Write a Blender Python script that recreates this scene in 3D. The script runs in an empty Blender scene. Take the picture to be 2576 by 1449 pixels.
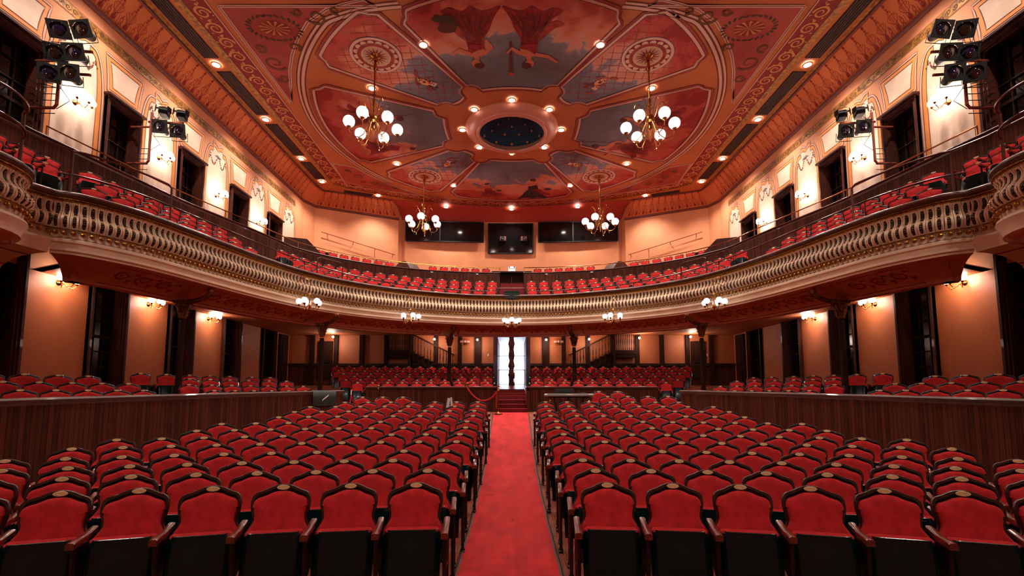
import bpy, math, random
from mathutils import Vector, Matrix
from mathutils.geometry import tessellate_polygon
random.seed(7)
PI = math.pi
SC = bpy.context.scene
COL = SC.collection
R = math.radians

# ------------------------------------------------------------------ helpers
def lin(r, g, b):
    f = lambda c: ((c / 255.0) / 12.92) if c / 255.0 <= 0.04045 else (((c / 255.0) + 0.055) / 1.055) ** 2.4
    return (f(r), f(g), f(b), 1.0)

MATS = {}
def mat(name, rgb, rough=0.6, metal=0.0, coat=0.0, sheen=None, emit=None, estr=1.0, spec=0.5,
        noise_amt=0.0, noise_scale=6.0, rgb2=None, bump=0.0, bscale=40.0, trans=0.0, stretch=None, twosided=True):
    m = bpy.data.materials.new(name); m.use_nodes = True
    nt = m.node_tree; b = nt.nodes['Principled BSDF']
    b.inputs['Base Color'].default_value = lin(*rgb)
    b.inputs['Roughness'].default_value = rough
    b.inputs['Metallic'].default_value = metal
    b.inputs['Coat Weight'].default_value = coat
    b.inputs['Specular IOR Level'].default_value = spec
    b.inputs['Transmission Weight'].default_value = trans
    if sheen:
        b.inputs['Sheen Weight'].default_value = 0.6
        b.inputs['Sheen Roughness'].default_value = 0.35
        b.inputs['Sheen Tint'].default_value = lin(*sheen)
    if emit:
        b.inputs['Emission Color'].default_value = lin(*emit)
        b.inputs['Emission Strength'].default_value = estr
    if noise_amt > 0 or rgb2 or bump > 0:
        tc = nt.nodes.new('ShaderNodeTexCoord')
        mp = nt.nodes.new('ShaderNodeMapping')
        nt.links.new(tc.outputs['Object'], mp.inputs['Vector'])
        if stretch: mp.inputs['Scale'].default_value = stretch
        if noise_amt > 0 or rgb2:
            n = nt.nodes.new('ShaderNodeTexNoise'); n.inputs['Scale'].default_value = noise_scale
            n.inputs['Detail'].default_value = 5
            nt.links.new(mp.outputs[0], n.inputs['Vector'])
            cr = nt.nodes.new('ShaderNodeValToRGB')
            c1 = lin(*rgb); c2 = lin(*rgb2) if rgb2 else tuple([c * (1 - noise_amt) for c in c1[:3]]) + (1,)
            cr.color_ramp.elements[0].position = 0.35; cr.color_ramp.elements[1].position = 0.65
            cr.color_ramp.elements[0].color = c1; cr.color_ramp.elements[1].color = c2
            nt.links.new(n.outputs['Fac'], cr.inputs['Fac'])
            nt.links.new(cr.outputs['Color'], b.inputs['Base Color'])
        if bump > 0:
            n2 = nt.nodes.new('ShaderNodeTexNoise'); n2.inputs['Scale'].default_value = bscale
            nt.links.new(tc.outputs['Object'], n2.inputs['Vector'])
            bp = nt.nodes.new('ShaderNodeBump'); bp.inputs['Strength'].default_value = bump
            bp.inputs['Distance'].default_value = 0.01
            nt.links.new(n2.outputs['Fac'], bp.inputs['Height'])
            nt.links.new(bp.outputs['Normal'], b.inputs['Normal'])
    MATS[name] = m
    return m

def board_mat(name, c1, c2, width=0.085, rough=0.45):
    """vertical tongue-and-groove boards; u of the uv map runs along the wall in metres"""
    m = bpy.data.materials.new(name); m.use_nodes = True
    nt = m.node_tree; b = nt.nodes['Principled BSDF']
    uv = nt.nodes.new('ShaderNodeUVMap'); sep = nt.nodes.new('ShaderNodeSeparateXYZ')
    nt.links.new(uv.outputs[0], sep.inputs[0])
    dv = nt.nodes.new('ShaderNodeMath'); dv.operation = 'DIVIDE'; dv.inputs[1].default_value = width
    nt.links.new(sep.outputs[0], dv.inputs[0])
    fl = nt.nodes.new('ShaderNodeMath'); fl.operation = 'FLOOR'; nt.links.new(dv.outputs[0], fl.inputs[0])
    fr = nt.nodes.new('ShaderNodeMath'); fr.operation = 'FRACT'; nt.links.new(dv.outputs[0], fr.inputs[0])
    wn = nt.nodes.new('ShaderNodeTexWhiteNoise'); wn.noise_dimensions = '1D'; nt.links.new(fl.outputs[0], wn.inputs['W'])
    cmb = nt.nodes.new('ShaderNodeCombineXYZ')
    m1 = nt.nodes.new('ShaderNodeMath'); m1.operation = 'MULTIPLY'; m1.inputs[1].default_value = 30
    nt.links.new(sep.outputs[0], m1.inputs[0]); nt.links.new(m1.outputs[0], cmb.inputs[0])
    nt.links.new(sep.outputs[1], cmb.inputs[1]); nt.links.new(wn.outputs['Value'], cmb.inputs[2])
    ns = nt.nodes.new('ShaderNodeTexNoise'); ns.inputs['Scale'].default_value = 1.5; ns.inputs['Detail'].default_value = 4
    nt.links.new(cmb.outputs[0], ns.inputs['Vector'])
    ad = nt.nodes.new('ShaderNodeMath'); ad.operation = 'ADD'
    nt.links.new(ns.outputs['Fac'], ad.inputs[0])
    wm = nt.nodes.new('ShaderNodeMath'); wm.operation = 'MULTIPLY'; wm.inputs[1].default_value = 0.5
    nt.links.new(wn.outputs['Value'], wm.inputs[0]); nt.links.new(wm.outputs[0], ad.inputs[1])
    cr = nt.nodes.new('ShaderNodeValToRGB'); cr.color_ramp.elements[0].position = 0.4; cr.color_ramp.elements[1].position = 0.95
    cr.color_ramp.elements[0].color = lin(*c1); cr.color_ramp.elements[1].color = lin(*c2)
    nt.links.new(ad.outputs[0], cr.inputs['Fac'])
    # groove
    pp = nt.nodes.new('ShaderNodeMath'); pp.operation = 'PINGPONG'; pp.inputs[1].default_value = 0.5
    nt.links.new(fr.outputs[0], pp.inputs[0])
    gt = nt.nodes.new('ShaderNodeMath'); gt.operation = 'GREATER_THAN'; gt.inputs[1].default_value = 0.045
    nt.links.new(pp.outputs[0], gt.inputs[0])
    mx = nt.nodes.new('ShaderNodeMix'); mx.data_type = 'RGBA'
    mx.inputs['A'].default_value = lin(24, 8, 6)
    nt.links.new(gt.outputs[0], mx.inputs['Factor']); nt.links.new(cr.outputs[0], mx.inputs['B'])
    nt.links.new(mx.outputs['Result'], b.inputs['Base Color'])
    b.inputs['Specular IOR Level'].default_value = .14
    b.inputs['Roughness'].default_value = rough
    MATS[name] = m
    return m

class MB:
    def __init__(s): s.v = []; s.f = []; s.m = []; s.uv = {}; s.M = Matrix.Identity(4)
    def add(s, vs, fs, mi=0, uvs=None):
        o = len(s.v)
        for v in vs: s.v.append(tuple(s.M @ Vector(v)))
        for i, f in enumerate(fs):
            if uvs: s.uv[len(s.f)] = uvs[i]
            s.f.append(tuple(o + k for k in f)); s.m.append(mi)
    def box(s, c, d, mi=0, rz=0, rx=0, ry=0, taper=1.0):
        x, y, z = d[0] / 2, d[1] / 2, d[2] / 2
        M = Matrix.Translation(c) @ Matrix.Rotation(rz, 4, 'Z') @ Matrix.Rotation(ry, 4, 'Y') @ Matrix.Rotation(rx, 4, 'X')
        vs = [M @ Vector((sx * x * (taper if sz > 0 else 1), sy * y * (taper if sz > 0 else 1), sz * z)) for sz in (-1, 1) for sy in (-1, 1) for sx in (-1, 1)]
        s.add(vs, [(0, 2, 3, 1), (4, 5, 7, 6), (0, 1, 5, 4), (2, 6, 7, 3), (0, 4, 6, 2), (1, 3, 7, 5)], mi)
    def rbox(s, c, d, b=0.01, mi=0, rz=0, rx=0, ry=0):
        """box with chamfered edges"""
        x, y, z = d[0] / 2, d[1] / 2, d[2] / 2; b = min(b, x * .95, y * .95, z * .95)
        M = Matrix.Translation(c) @ Matrix.Rotation(rz, 4, 'Z') @ Matrix.Rotation(ry, 4, 'Y') @ Matrix.Rotation(rx, 4, 'X')
        def ring(hx, hy, h, c_):
            return [(-hx + c_, -hy, h), (hx - c_, -hy, h), (hx, -hy + c_, h), (hx, hy - c_, h), (hx - c_, hy, h), (-hx + c_, hy, h), (-hx, hy - c_, h), (-hx, -hy + c_, h)]
        rs = [ring(x - b, y - b, -z, b * .4), ring(x, y, -z + b, b), ring(x, y, z - b, b), ring(x - b, y - b, z, b * .4)]
        vs = [M @ Vector(p) for r in rs for p in r]
        fs = [tuple(range(7, -1, -1)), tuple(range(24, 32))]
        for k in range(3):
            for i in range(8):
                j = (i + 1) % 8; fs.append((k * 8 + i, k * 8 + j, k * 8 + 8 + j, k * 8 + 8 + i))
        s.add(vs, fs, mi)
    def lathe(s, prof, c=(0, 0, 0), seg=12, mi=0, M=None, a0=0, a1=2 * PI, cap=True):
        M = (Matrix.Translation(c) @ M) if M else Matrix.Translation(c)
        full = abs(a1 - a0 - 2 * PI) < 1e-6; n = seg if full else seg + 1
        vs = []
        for r, z in prof:
            for k in range(n):
                a = a0 + (a1 - a0) * k / seg; vs.append(M @ Vector((r * math.cos(a), r * math.sin(a), z)))
        fs = []
        for i in range(len(prof) - 1):
            for k in range(seg):
                k2 = (k + 1) % n
                fs.append((i * n + k, i * n + k2, (i + 1) * n + k2, (i + 1) * n + k))
        s.add(vs, fs, mi)
        if full and cap:
            if prof[0][0] > 1e-4: s.add(vs[:n], [tuple(range(n - 1, -1, -1))], mi)
            if prof[-1][0] > 1e-4: s.add(vs[-n:], [tuple(range(n))], mi)
    def sphere(s, c, r, seg=14, mi=0, sc=(1, 1, 1), rings=None):
        rings = rings or seg // 2
        s.lathe([(r * math.sin(PI * i / rings) * sc[0], -r * math.cos(PI * i / rings) * sc[2]) for i in range(rings + 1)], c, seg, mi)
    def tube(s, path, r, seg=6, mi=0, caps=True, closed=False):
        P = [Vector(p) for p in path]; n = len(P); rs = r if isinstance(r, (list, tuple)) else [r] * n
        up = None; vs = []
        for i in range(n):
            if closed: t = (P[(i + 1) % n] - P[i - 1]).normalized()
            else: t = (P[min(i + 1, n - 1)] - P[max(i - 1, 0)]).normalized()
            if up is None:
                up = t.orthogonal().normalized()
            up = (up - t * up.dot(t))
            up = up.normalized() if up.length > 1e-5 else t.orthogonal().normalized()
            w = t.cross(up)
            for k in range(seg):
                a = 2 * PI * k / seg; vs.append(P[i] + (up * math.cos(a) + w * math.sin(a)) * rs[i])
        fs = []
        for i in range(n if closed else n - 1):
            i2 = (i + 1) % n
            for k in range(seg):
                k2 = (k + 1) % seg; fs.append((i * seg + k, i * seg + k2, i2 * seg + k2, i2 * seg + k))
        if caps and not closed:
            fs.append(tuple(range(seg - 1, -1, -1))); fs.append(tuple(range((n - 1) * seg, n * seg)))
        s.add(vs, fs, mi)
    def quadgrid(s, rows, mi=0, uv=None, flip=False, mids=None):
        """rows: list of equal-length point lists"""
        m = len(rows[0]); vs = [p for r in rows for p in r]
        for i in range(len(rows) - 1):
            fs = []; us = []
            for k in range(m - 1):
                f = (i * m + k, i * m + k + 1, (i + 1) * m + k + 1, (i + 1) * m + k)
                if flip: f = f[::-1]
                fs.append(f)
            o = len(s.v) if i == 0 else o
            if i == 0:
                for v in vs: s.v.append(tuple(s.M @ Vector(v)))
            for f in fs:
                if uv: s.uv[len(s.f)] = [uv[q // m][q % m] for q in f]
                s.f.append(tuple(o + q for q in f)); s.m.append(mids[i] if mids else mi)
    def build(s, name, mats, parent=None, smooth=True, angle=35, loc=None):
        me = bpy.data.meshes.new(name); me.from_pydata(s.v, [], s.f); me.update()
        mats = mats if isinstance(mats, (list, tuple)) else [mats]
        for m_ in mats: me.materials.append(MATS[m_] if isinstance(m_, str) else m_)
        if len(mats) > 1: me.polygons.foreach_set('material_index', s.m)
        if s.uv:
            ul = me.uv_layers.new(name='UVMap')
            for pi, us in s.uv.items():
                p = me.polygons[pi]
                for li, u in zip(p.loop_indices, us): ul.data[li].uv = u
        if smooth:
            me.polygons.foreach_set('use_smooth', [True] * len(me.polygons))
            try: me.set_sharp_from_angle(angle=R(angle))
            except Exception: pass
        o = bpy.data.objects.new(name, me); COL.objects.link(o)
        if parent: o.parent = parent
        if loc: o.location = loc
        return o

def thing(name, label, cat, loc=(0, 0, 0), rz=0, group=None, kind=None):
    o = bpy.data.objects.new(name, None); COL.objects.link(o); o.empty_display_size = 0.1
    o.location = loc; o.rotation_euler = (0, 0, rz)
    return tag(o, label, cat, group, kind)
def tag(o, label=None, cat=None, group=None, kind=None):
    if label: o['label'] = label
    if cat: o['category'] = cat
    if group: o['group'] = group
    if kind: o['kind'] = kind
    return o
def copy_tree(o, parent=None):
    c = o.copy(); COL.objects.link(c)
    if parent: c.parent = parent
    for ch in list(o.children): copy_tree(ch, c)
    return c
def struct(o): o['kind'] = 'structure'; return o
ORD = ['first', 'second', 'third', 'fourth', 'fifth', 'sixth', 'seventh', 'eighth', 'ninth', 'tenth', 'eleventh', 'twelfth', 'thirteenth',
       'fourteenth', 'fifteenth', 'sixteenth', 'seventeenth', 'eighteenth', 'nineteenth', 'twentieth']

# ------------------------------------------------------------------ curves in plan
def catmull(pts, n=12):
    P = [Vector(p) for p in pts]; P = [P[0] * 2 - P[1]] + P + [P[-1] * 2 - P[-2]]
    out = []
    for i in range(1, len(P) - 2):
        for k in range(n):
            t = k / n
            out.append(0.5 * ((2 * P[i]) + (P[i + 1] - P[i - 1]) * t + (2 * P[i - 1] - 5 * P[i] + 4 * P[i + 1] - P[i + 2]) * t * t + (3 * P[i] - P[i - 1] - 3 * P[i + 1] + P[i + 2]) * t ** 3))
    out.append(P[-2])
    return out
def resample(P, step=None, n=None):
    d = [0]
    for a, b in zip(P, P[1:]): d.append(d[-1] + (b - a).length)
    L = d[-1]; n = n or max(2, int(round(L / step))); out = []; j = 0
    for k in range(n + 1):
        t = L * k / n
        while j < len(d) - 2 and d[j + 1] < t: j += 1
        u = (t - d[j]) / max(1e-9, d[j + 1] - d[j]); out.append(P[j].lerp(P[j + 1], min(1, u)))
    return out
def mirror_full(half):
    """half runs from the left front to the centre line at the back"""
    return [Vector(p) for p in half] + [Vector((-p[0], p[1])) for p in reversed(half[:-1])]
def tangents(P):
    return [(P[min(i + 1, len(P) - 1)] - P[max(i - 1, 0)]).normalized() for i in range(len(P))]
def offs(P, d):
    T = tangents(P); out = []
    for i, (p, t) in enumerate(zip(P, T)):
        dd = d(i) if callable(d) else d
        out.append(p + Vector((t.y, -t.x)) * dd)
    return out
def sweep(mb, P, prof, mids=None, mi=0):
    """prof: list of (n, z); n > 0 towards the centre of the house"""
    lens = [0]
    for a, b in zip(P, P[1:]): lens.append(lens[-1] + (b - a).length)
    rows = []; uv = []; v = 0
    for k, (n, z) in enumerate(prof):
        if k: v += math.hypot(n - prof[k - 1][0], z - prof[k - 1][1])
        Q = offs(P, n)
        rows.append([(q.x, q.y, z) for q in Q]); uv.append([(l, v) for l in lens])
    mb.quadgrid(rows, mi, uv, mids=mids)

LC = [0]
# ------------------------------------------------------------------ flat painting helpers (2-D ornaments mapped on a surface)
def ribbon(mb, pts, w, mp, mi=0):
    LC[0] += 1
    P = [Vector(p) for p in pts]; n = len(P); vs = []
    ws = w if isinstance(w, (list, tuple)) else [w] * n
    for i in range(n):
        t = (P[min(i + 1, n - 1)] - P[max(i - 1, 0)])
        t = t.normalized() if t.length > 1e-9 else Vector((1, 0))
        q = Vector((-t.y, t.x)) * ws[i] / 2
        vs.append((P[i] + q, P[i] - q))
    for i in range(n - 1):      # every stroke lies a hair over the one before
        LC[0] += 1
        mb.add([mp(*vs[i][0]), mp(*vs[i][1]), mp(*vs[i + 1][1]), mp(*vs[i + 1][0])], [(0, 1, 2, 3)], mi)
def blob(mb, c, rx, ry, mp, mi=0, n=14, rot=0, wob=0.0, seed=0):
    LC[0] += 1
    rnd = random.Random(seed); vs = []
    for k in range(n):
        a = 2 * PI * k / n; r = 1 + wob * (rnd.random() - .5)
        x, y = rx * r * math.cos(a), ry * r * math.sin(a)
        vs.append(mp(c[0] + x * math.cos(rot) - y * math.sin(rot), c[1] + x * math.sin(rot) + y * math.cos(rot)))
    mb.add(vs, [tuple(range(n))], mi)
def poly(mb, pts, mp, mi=0):
    LC[0] += 1
    tr = tessellate_polygon([[Vector((p[0], p[1], 0)) for p in pts]])
    mb.add([mp(*p) for p in pts], [tuple(t) for t in tr], mi)
def spiral(cx, cy, r0, turns, a0=0, dirn=1, n=22):
    return [(cx + r0 * (1 - .8 * k / n) * math.cos(a0 + dirn * 2 * PI * turns * k / n), cy + r0 * (1 - .8 * k / n) * math.sin(a0 + dirn * 2 * PI * turns * k / n)) for k in range(n + 1)]
# ------------------------------------------------------------------ materials
mat('velvet', (204, 42, 44), 0.85, sheen=(255, 110, 90), noise_amt=0.25, noise_scale=14, bump=0.25, bscale=220, spec=0.2)
mat('seat_wood', (58, 24, 18), 0.36, coat=0.12, rgb2=(38, 12, 10), noise_scale=5, stretch=(2, 2, 14))
mat('arm_wood', (120, 48, 30), 0.3, coat=0.5, rgb2=(84, 28, 18), noise_scale=8, stretch=(8, 2, 8))
mat('pan_edge_glint', (60, 70, 72), 0.2, 0.6)  # paler bead colour stands in for the highlight along the pan's top edge
mat('black_enamel', (4, 26, 29), 0.22, coat=0.12, spec=0.3, noise_amt=0.3, noise_scale=3)
mat('cast_iron', (44, 24, 22), 0.4, 0.3, rgb2=(20, 14, 13), noise_scale=20)
mat('bead_metal', (150, 150, 150), 0.25, 0.9)
mat('plaque_brass', (226, 186, 134), 0.5, 0.3, noise_amt=0.2, noise_scale=60)
mat('capital_gold', (150, 88, 42), 0.4, 0.6, rgb2=(90, 44, 24), noise_scale=24)
mat('globe_dim', (196, 150, 140), 0.15, coat=.4)
mat('brass', (180, 122, 64), 0.26, 1.0, noise_amt=0.15)
mat('gold', (206, 150, 62), 0.33, 0.85, rgb2=(120, 74, 22), noise_scale=30)
mat('gold_paint', (176, 124, 62), 0.6, 0.1)
mat('cream', (250, 220, 190), 0.5, noise_amt=0.1, noise_scale=3)
mat('cream_wall', (230, 204, 184), 0.75, rgb2=(214, 184, 162), noise_scale=1.5)
mat('cream_line', (214, 170, 150), 0.7)
mat('dark_line', (96, 42, 34), 0.8)
mat('red_line', (132, 30, 28), 0.7)
mat('wall_orange', (222, 148, 104), 0.72, noise_amt=0.12, noise_scale=1.2, bump=0.06, bscale=8)
mat('wall_lower', (198, 112, 66), 0.55, noise_amt=0.14, noise_scale=1.0, bump=0.08, bscale=5)
mat('wall_band', (226, 140, 70), 0.7)
mat('ceil_orange', (192, 108, 58), 0.75, noise_amt=0.16, noise_scale=0.8)
mat('cove_orange', (212, 118, 64), 0.72, noise_amt=0.1, noise_scale=2)
mat('deep_red', (140, 28, 28), 0.72, noise_amt=0.2, noise_scale=1.5)
mat('panel_red', (176, 76, 62), 0.75, rgb2=(150, 52, 46), noise_scale=0.9)
mat('soffit_red', (208, 128, 104), 0.7, spec=.2, noise_amt=0.15, noise_scale=1.2)
mat('soffit_scroll', (150, 62, 50), 0.75, spec=.2)
mat('scroll_olive', (104, 62, 34), 0.8)
mat('stencil', (150, 44, 30), 0.75)
mat('scroll_gold', (206, 138, 80), 0.7)
mat('gilt_band', (186, 128, 56), 0.5, 0.3, rgb2=(110, 74, 34), noise_scale=9)
mat('rope_dark', (92, 44, 38), 0.5, rgb2=(130, 64, 48), noise_scale=16, stretch=(1, 1, 3))
mat('vent_black', (22, 14, 12), 0.6)
mat('vent_slat', (74, 36, 28), 0.5)
mat('dark_wood', (56, 28, 20), 0.4, coat=0.1, spec=.3, rgb2=(32, 16, 13), noise_scale=4, stretch=(1, 1, .2))
mat('post_wood', (56, 30, 20), 0.55, spec=.1, rgb2=(40, 20, 14), noise_scale=6, stretch=(6, 6, .4))
mat('rail_wood', (96, 50, 36), 0.36, coat=0.15, rgb2=(66, 28, 22), noise_scale=3)
mat('casing_wood', (84, 42, 30), 0.45, spec=.25, coat=0.08, rgb2=(54, 24, 20), noise_scale=3, stretch=(1, 1, .3))
mat('iron_rail', (96, 56, 48), 0.3, 0.5)
mat('pipe_rust', (150, 70, 50), 0.5, 0.2)
mat('black_metal', (12, 11, 11), 0.5, 0.3)
mat('lens_blue', (7, 20, 48), 0.04, 0.0, coat=1.0, spec=1.0)
mat('lens_amber', (30, 18, 12), 0.04, 0.0, coat=1.0, spec=1.0)
mat('night_glass', (14, 12, 12), 0.12, spec=0.5, noise_amt=0.3, noise_scale=1)
mat('booth_glass', (8, 9, 10), 0.08, spec=0.6)
mat('globe', (250, 232, 232), 0.12, coat=0.3, emit=(255, 244, 244), estr=0.72)
mat('globe_bright', (255, 240, 232), 0.2, emit=(255, 232, 214), estr=14)
mat('downlight_glow', (255, 246, 240), 0.3, emit=(255, 240, 228), estr=40)
mat('downlight_trim', (220, 170, 130), 0.5)
mat('collar_pink', (214, 150, 128), 0.32, 0.1)
mat('star_gold', (224, 150, 84), 0.5, 0.1)
mat('skin', (202, 118, 88), 0.8)
mat('robe_red', (160, 34, 32), 0.8, rgb2=(120, 20, 22), noise_scale=5)
mat('robe_rose', (176, 74, 54), 0.8, rgb2=(140, 50, 40), noise_scale=5)
mat('robe_dark', (48, 42, 46), 0.8, rgb2=(34, 30, 34), noise_scale=5)
mat('hair_brown', (92, 42, 26), 0.8)
mat('paint_green', (76, 62, 40), 0.8)
mat('paint_bluegrey', (92, 90, 100), 0.8)
mat('paper_cream', (214, 176, 146), 0.8)
mat('stair_red', (120, 8, 22), 0.85, noise_amt=0.3, noise_scale=20)
mat('rope_velvet', (190, 12, 30), 0.8, sheen=(255, 80, 80))
mat('plain_white', (236, 228, 226), 0.5)
mat('sign_red', (190, 16, 22), 0.5)
mat('sign_lit', (255, 255, 255), 0.4, emit=(255, 214, 206), estr=1.6)
mat('green_black', (22, 44, 40), 0.5, rgb2=(14, 26, 26), noise_scale=3)
mat('silver', (176, 168, 164), 0.35, 0.4)
mat('door_edge', (70, 46, 60), 0.4)
mat('pier_cloth', (120, 62, 52), 0.9, rgb2=(60, 34, 34), noise_scale=4)
board_mat('boards', (58, 26, 16), (98, 48, 30), rough=.6)
board_mat('boards_wide', (70, 26, 14), (112, 50, 28), 0.16)
board_mat('louver', (150, 60, 40), (196, 96, 60), 0.07)

def mural_mat():
    m = bpy.data.materials.new('mural_sky'); m.use_nodes = True; nt = m.node_tree; b = nt.nodes['Principled BSDF']
    tc = nt.nodes.new('ShaderNodeTexCoord')
    sub = nt.nodes.new('ShaderNodeVectorMath'); sub.operation = 'SUBTRACT'; sub.inputs[1].default_value = (0, 19.45, 12.77)
    nt.links.new(tc.outputs['Object'], sub.inputs[0])
    ln = nt.nodes.new('ShaderNodeVectorMath'); ln.operation = 'LENGTH'; nt.links.new(sub.outputs[0], ln.inputs[0])
    ns = nt.nodes.new('ShaderNodeTexNoise'); ns.inputs['Scale'].default_value = 0.75; ns.inputs['Detail'].default_value = 6
    ns.inputs['Roughness'].default_value = .55; ns.inputs['Distortion'].default_value = .6
    nt.links.new(tc.outputs['Object'], ns.inputs['Vector'])
    ma = nt.nodes.new('ShaderNodeMath'); ma.operation = 'MULTIPLY_ADD'; ma.inputs[1].default_value = 5.0
    nt.links.new(ns.outputs['Fac'], ma.inputs[0]); nt.links.new(ln.outputs['Value'], ma.inputs[2])
    mr = nt.nodes.new('ShaderNodeMapRange'); mr.inputs['From Min'].default_value = 6.4; mr.inputs['From Max'].default_value = 11.0
    nt.links.new(ma.outputs[0], mr.inputs['Value'])
    cr = nt.nodes.new('ShaderNodeValToRGB'); e = cr.color_ramp.elements
    e[0].position = 0.0; e[0].color = lin(106, 106, 114); e[1].position = 1.0; e[1].color = lin(150, 30, 32)
    for p, c in [(0.28, (128, 126, 134)), (0.33, (204, 146, 124)), (0.5, (206, 118, 92)), (0.62, (176, 78, 62)), (0.74, (188, 70, 58)), (0.82, (152, 36, 36))]:
        x = e.new(p); x.color = lin(*c)
    nt.links.new(mr.outputs[0], cr.inputs['Fac']); nt.links.new(cr.outputs[0], b.inputs['Base Color'])
    b.inputs['Roughness'].default_value = .8
    MATS['mural_sky'] = m
mural_mat()

def carpet_mat():
    m = bpy.data.materials.new('carpet_red'); m.use_nodes = True; nt = m.node_tree; b = nt.nodes['Principled BSDF']
    tc = nt.nodes.new('ShaderNodeTexCoord')
    n1 = nt.nodes.new('ShaderNodeTexNoise'); n1.inputs['Scale'].default_value = 2.6; n1.inputs['Detail'].default_value = 9; n1.inputs['Roughness'].default_value = .62
    mp = nt.nodes.new('ShaderNodeMapping'); mp.inputs['Scale'].default_value = (1.6, .6, 1)
    nt.links.new(tc.outputs['Object'], mp.inputs[0]); nt.links.new(mp.outputs[0], n1.inputs['Vector'])
    n2 = nt.nodes.new('ShaderNodeTexNoise'); n2.inputs['Scale'].default_value = 260
    nt.links.new(tc.outputs['Object'], n2.inputs['Vector'])
    cr = nt.nodes.new('ShaderNodeValToRGB'); e = cr.color_ramp.elements
    e[0].position = .36; e[0].color = lin(206, 36, 38); e[1].position = .75; e[1].color = lin(160, 22, 28)
    nt.links.new(n1.outputs['Fac'], cr.inputs['Fac'])
    # trodden dark spots
    v = nt.nodes.new('ShaderNodeTexVoronoi'); v.inputs['Scale'].default_value = 1.3
    nt.links.new(tc.outputs['Object'], v.inputs['Vector'])
    lt = nt.nodes.new('ShaderNodeMapRange'); lt.inputs['From Min'].default_value = .02; lt.inputs['From Max'].default_value = .16
    nt.links.new(v.outputs['Distance'], lt.inputs['Value'])
    mx = nt.nodes.new('ShaderNodeMix'); mx.data_type = 'RGBA'; mx.inputs['A'].default_value = lin(140, 20, 30)
    nt.links.new(lt.outputs[0], mx.inputs['Factor']); nt.links.new(cr.outputs[0], mx.inputs['B'])
    nt.links.new(mx.outputs['Result'], b.inputs['Base Color'])
    bp = nt.nodes.new('ShaderNodeBump'); bp.inputs['Strength'].default_value = .5; bp.inputs['Distance'].default_value = .004
    nt.links.new(n2.outputs['Fac'], bp.inputs['Height']); nt.links.new(bp.outputs[0], b.inputs['Normal'])
    b.inputs['Roughness'].default_value = .95
    b.inputs['Sheen Weight'].default_value = .15; b.inputs['Sheen Tint'].default_value = lin(255, 60, 50)
    MATS['carpet_red'] = m
carpet_mat()

def parquet_mat():
    m = bpy.data.materials.new('parquet'); m.use_nodes = True; nt = m.node_tree; b = nt.nodes['Principled BSDF']
    tc = nt.nodes.new('ShaderNodeTexCoord')
    ch = nt.nodes.new('ShaderNodeTexChecker'); ch.inputs['Scale'].default_value = 6.0
    nt.links.new(tc.outputs['Object'], ch.inputs['Vector'])
    def w(direction):
        x = nt.nodes.new('ShaderNodeTexWave'); x.bands_direction = direction; x.inputs['Scale'].default_value = 9.5; x.wave_profile = 'SAW'
        x.inputs['Distortion'].default_value = .3
        nt.links.new(tc.outputs['Object'], x.inputs['Vector']); return x
    a, c = w('X'), w('Y')
    mx = nt.nodes.new('ShaderNodeMix'); mx.data_type = 'FLOAT'
    nt.links.new(ch.outputs['Fac'], mx.inputs['Factor']); nt.links.new(a.outputs['Fac'], mx.inputs['A']); nt.links.new(c.outputs['Fac'], mx.inputs['B'])
    n1 = nt.nodes.new('ShaderNodeTexNoise'); n1.inputs['Scale'].default_value = 3; nt.links.new(tc.outputs['Object'], n1.inputs['Vector'])
    ad = nt.nodes.new('ShaderNodeMath'); ad.operation = 'MULTIPLY'; nt.links.new(mx.outputs['Result'], ad.inputs[0]); nt.links.new(n1.outputs['Fac'], ad.inputs[1])
    cr = nt.nodes.new('ShaderNodeValToRGB'); e = cr.color_ramp.elements
    e[0].position = .0; e[0].color = lin(92, 38, 26); e[1].position = .6; e[1].color = lin(192, 104, 68)
    nt.links.new(ad.outputs[0], cr.inputs['Fac']); nt.links.new(cr.outputs[0], b.inputs['Base Color'])
    b.inputs['Roughness'].default_value = .35
    MATS['parquet'] = m
parquet_mat()
# ------------------------------------------------------------------ the house: measures in metres, x across, y from the stage to the back, z up
W = 11.3            # half width of the house
HC = 12.77          # ceiling height
CY = 19.45          # centre of the painted ceiling
ZCOVE = 12.04
BAY = [1.40 + 2.97 * k for k in range(0, 8)]           # window centres: 1.40 ... 22.19
PIER = [b + 1.485 for b in BAY]                          # wall panel centres

FP = [(-3, 0), (6.0, 0), (6.86, .05), (7.6, .09), (8.34, .14), (9.08, .2), (9.82, .27), (10.56, .34), (11.3, .42), (12.2, .52), (15.15, 1.04), (15.7, 1.06), (19, 1.13), (19.85, 1.26), (20.65, 1.41), (21.5, 1.55), (22.3, 1.71), (23.1, 1.86), (23.9, 2.0), (26, 2.0)]
def fz(y):
    if y <= FP[0][0]: return 0
    for (a, b), (c, d) in zip(FP, FP[1:]):
        if y <= c: return b + (d - b) * (y - a) / (c - a)
    return FP[-1][1]

# balcony rail in plan, from the left corner by the box to the centre of the house
RAIL_H = catmull([(-9.15, 9.30), (-8.72, 9.62), (-8.22, 10.6), (-7.88, 12.1), (-7.52, 13.8), (-6.98, 15.5), (-6.08, 17.0), (-4.75, 18.25), (-3.3, 19.08), (-1.65, 19.66), (0, 19.85)], 14)
RAIL = mirror_full(resample(RAIL_H, 0.1))
NR = len(RAIL)
RS = [0]
for a_, b_ in zip(RAIL, RAIL[1:]): RS.append(RS[-1] + (b_ - a_).length)
RL = RS[-1]
def cen(i):
    """0 at the ends by the boxes, 1 in the middle at the back"""
    t = 1 - abs(RS[i] / RL * 2 - 1); t = min(1, max(0, (t - .25) / .55)); return t * t * (3 - 2 * t)

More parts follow.
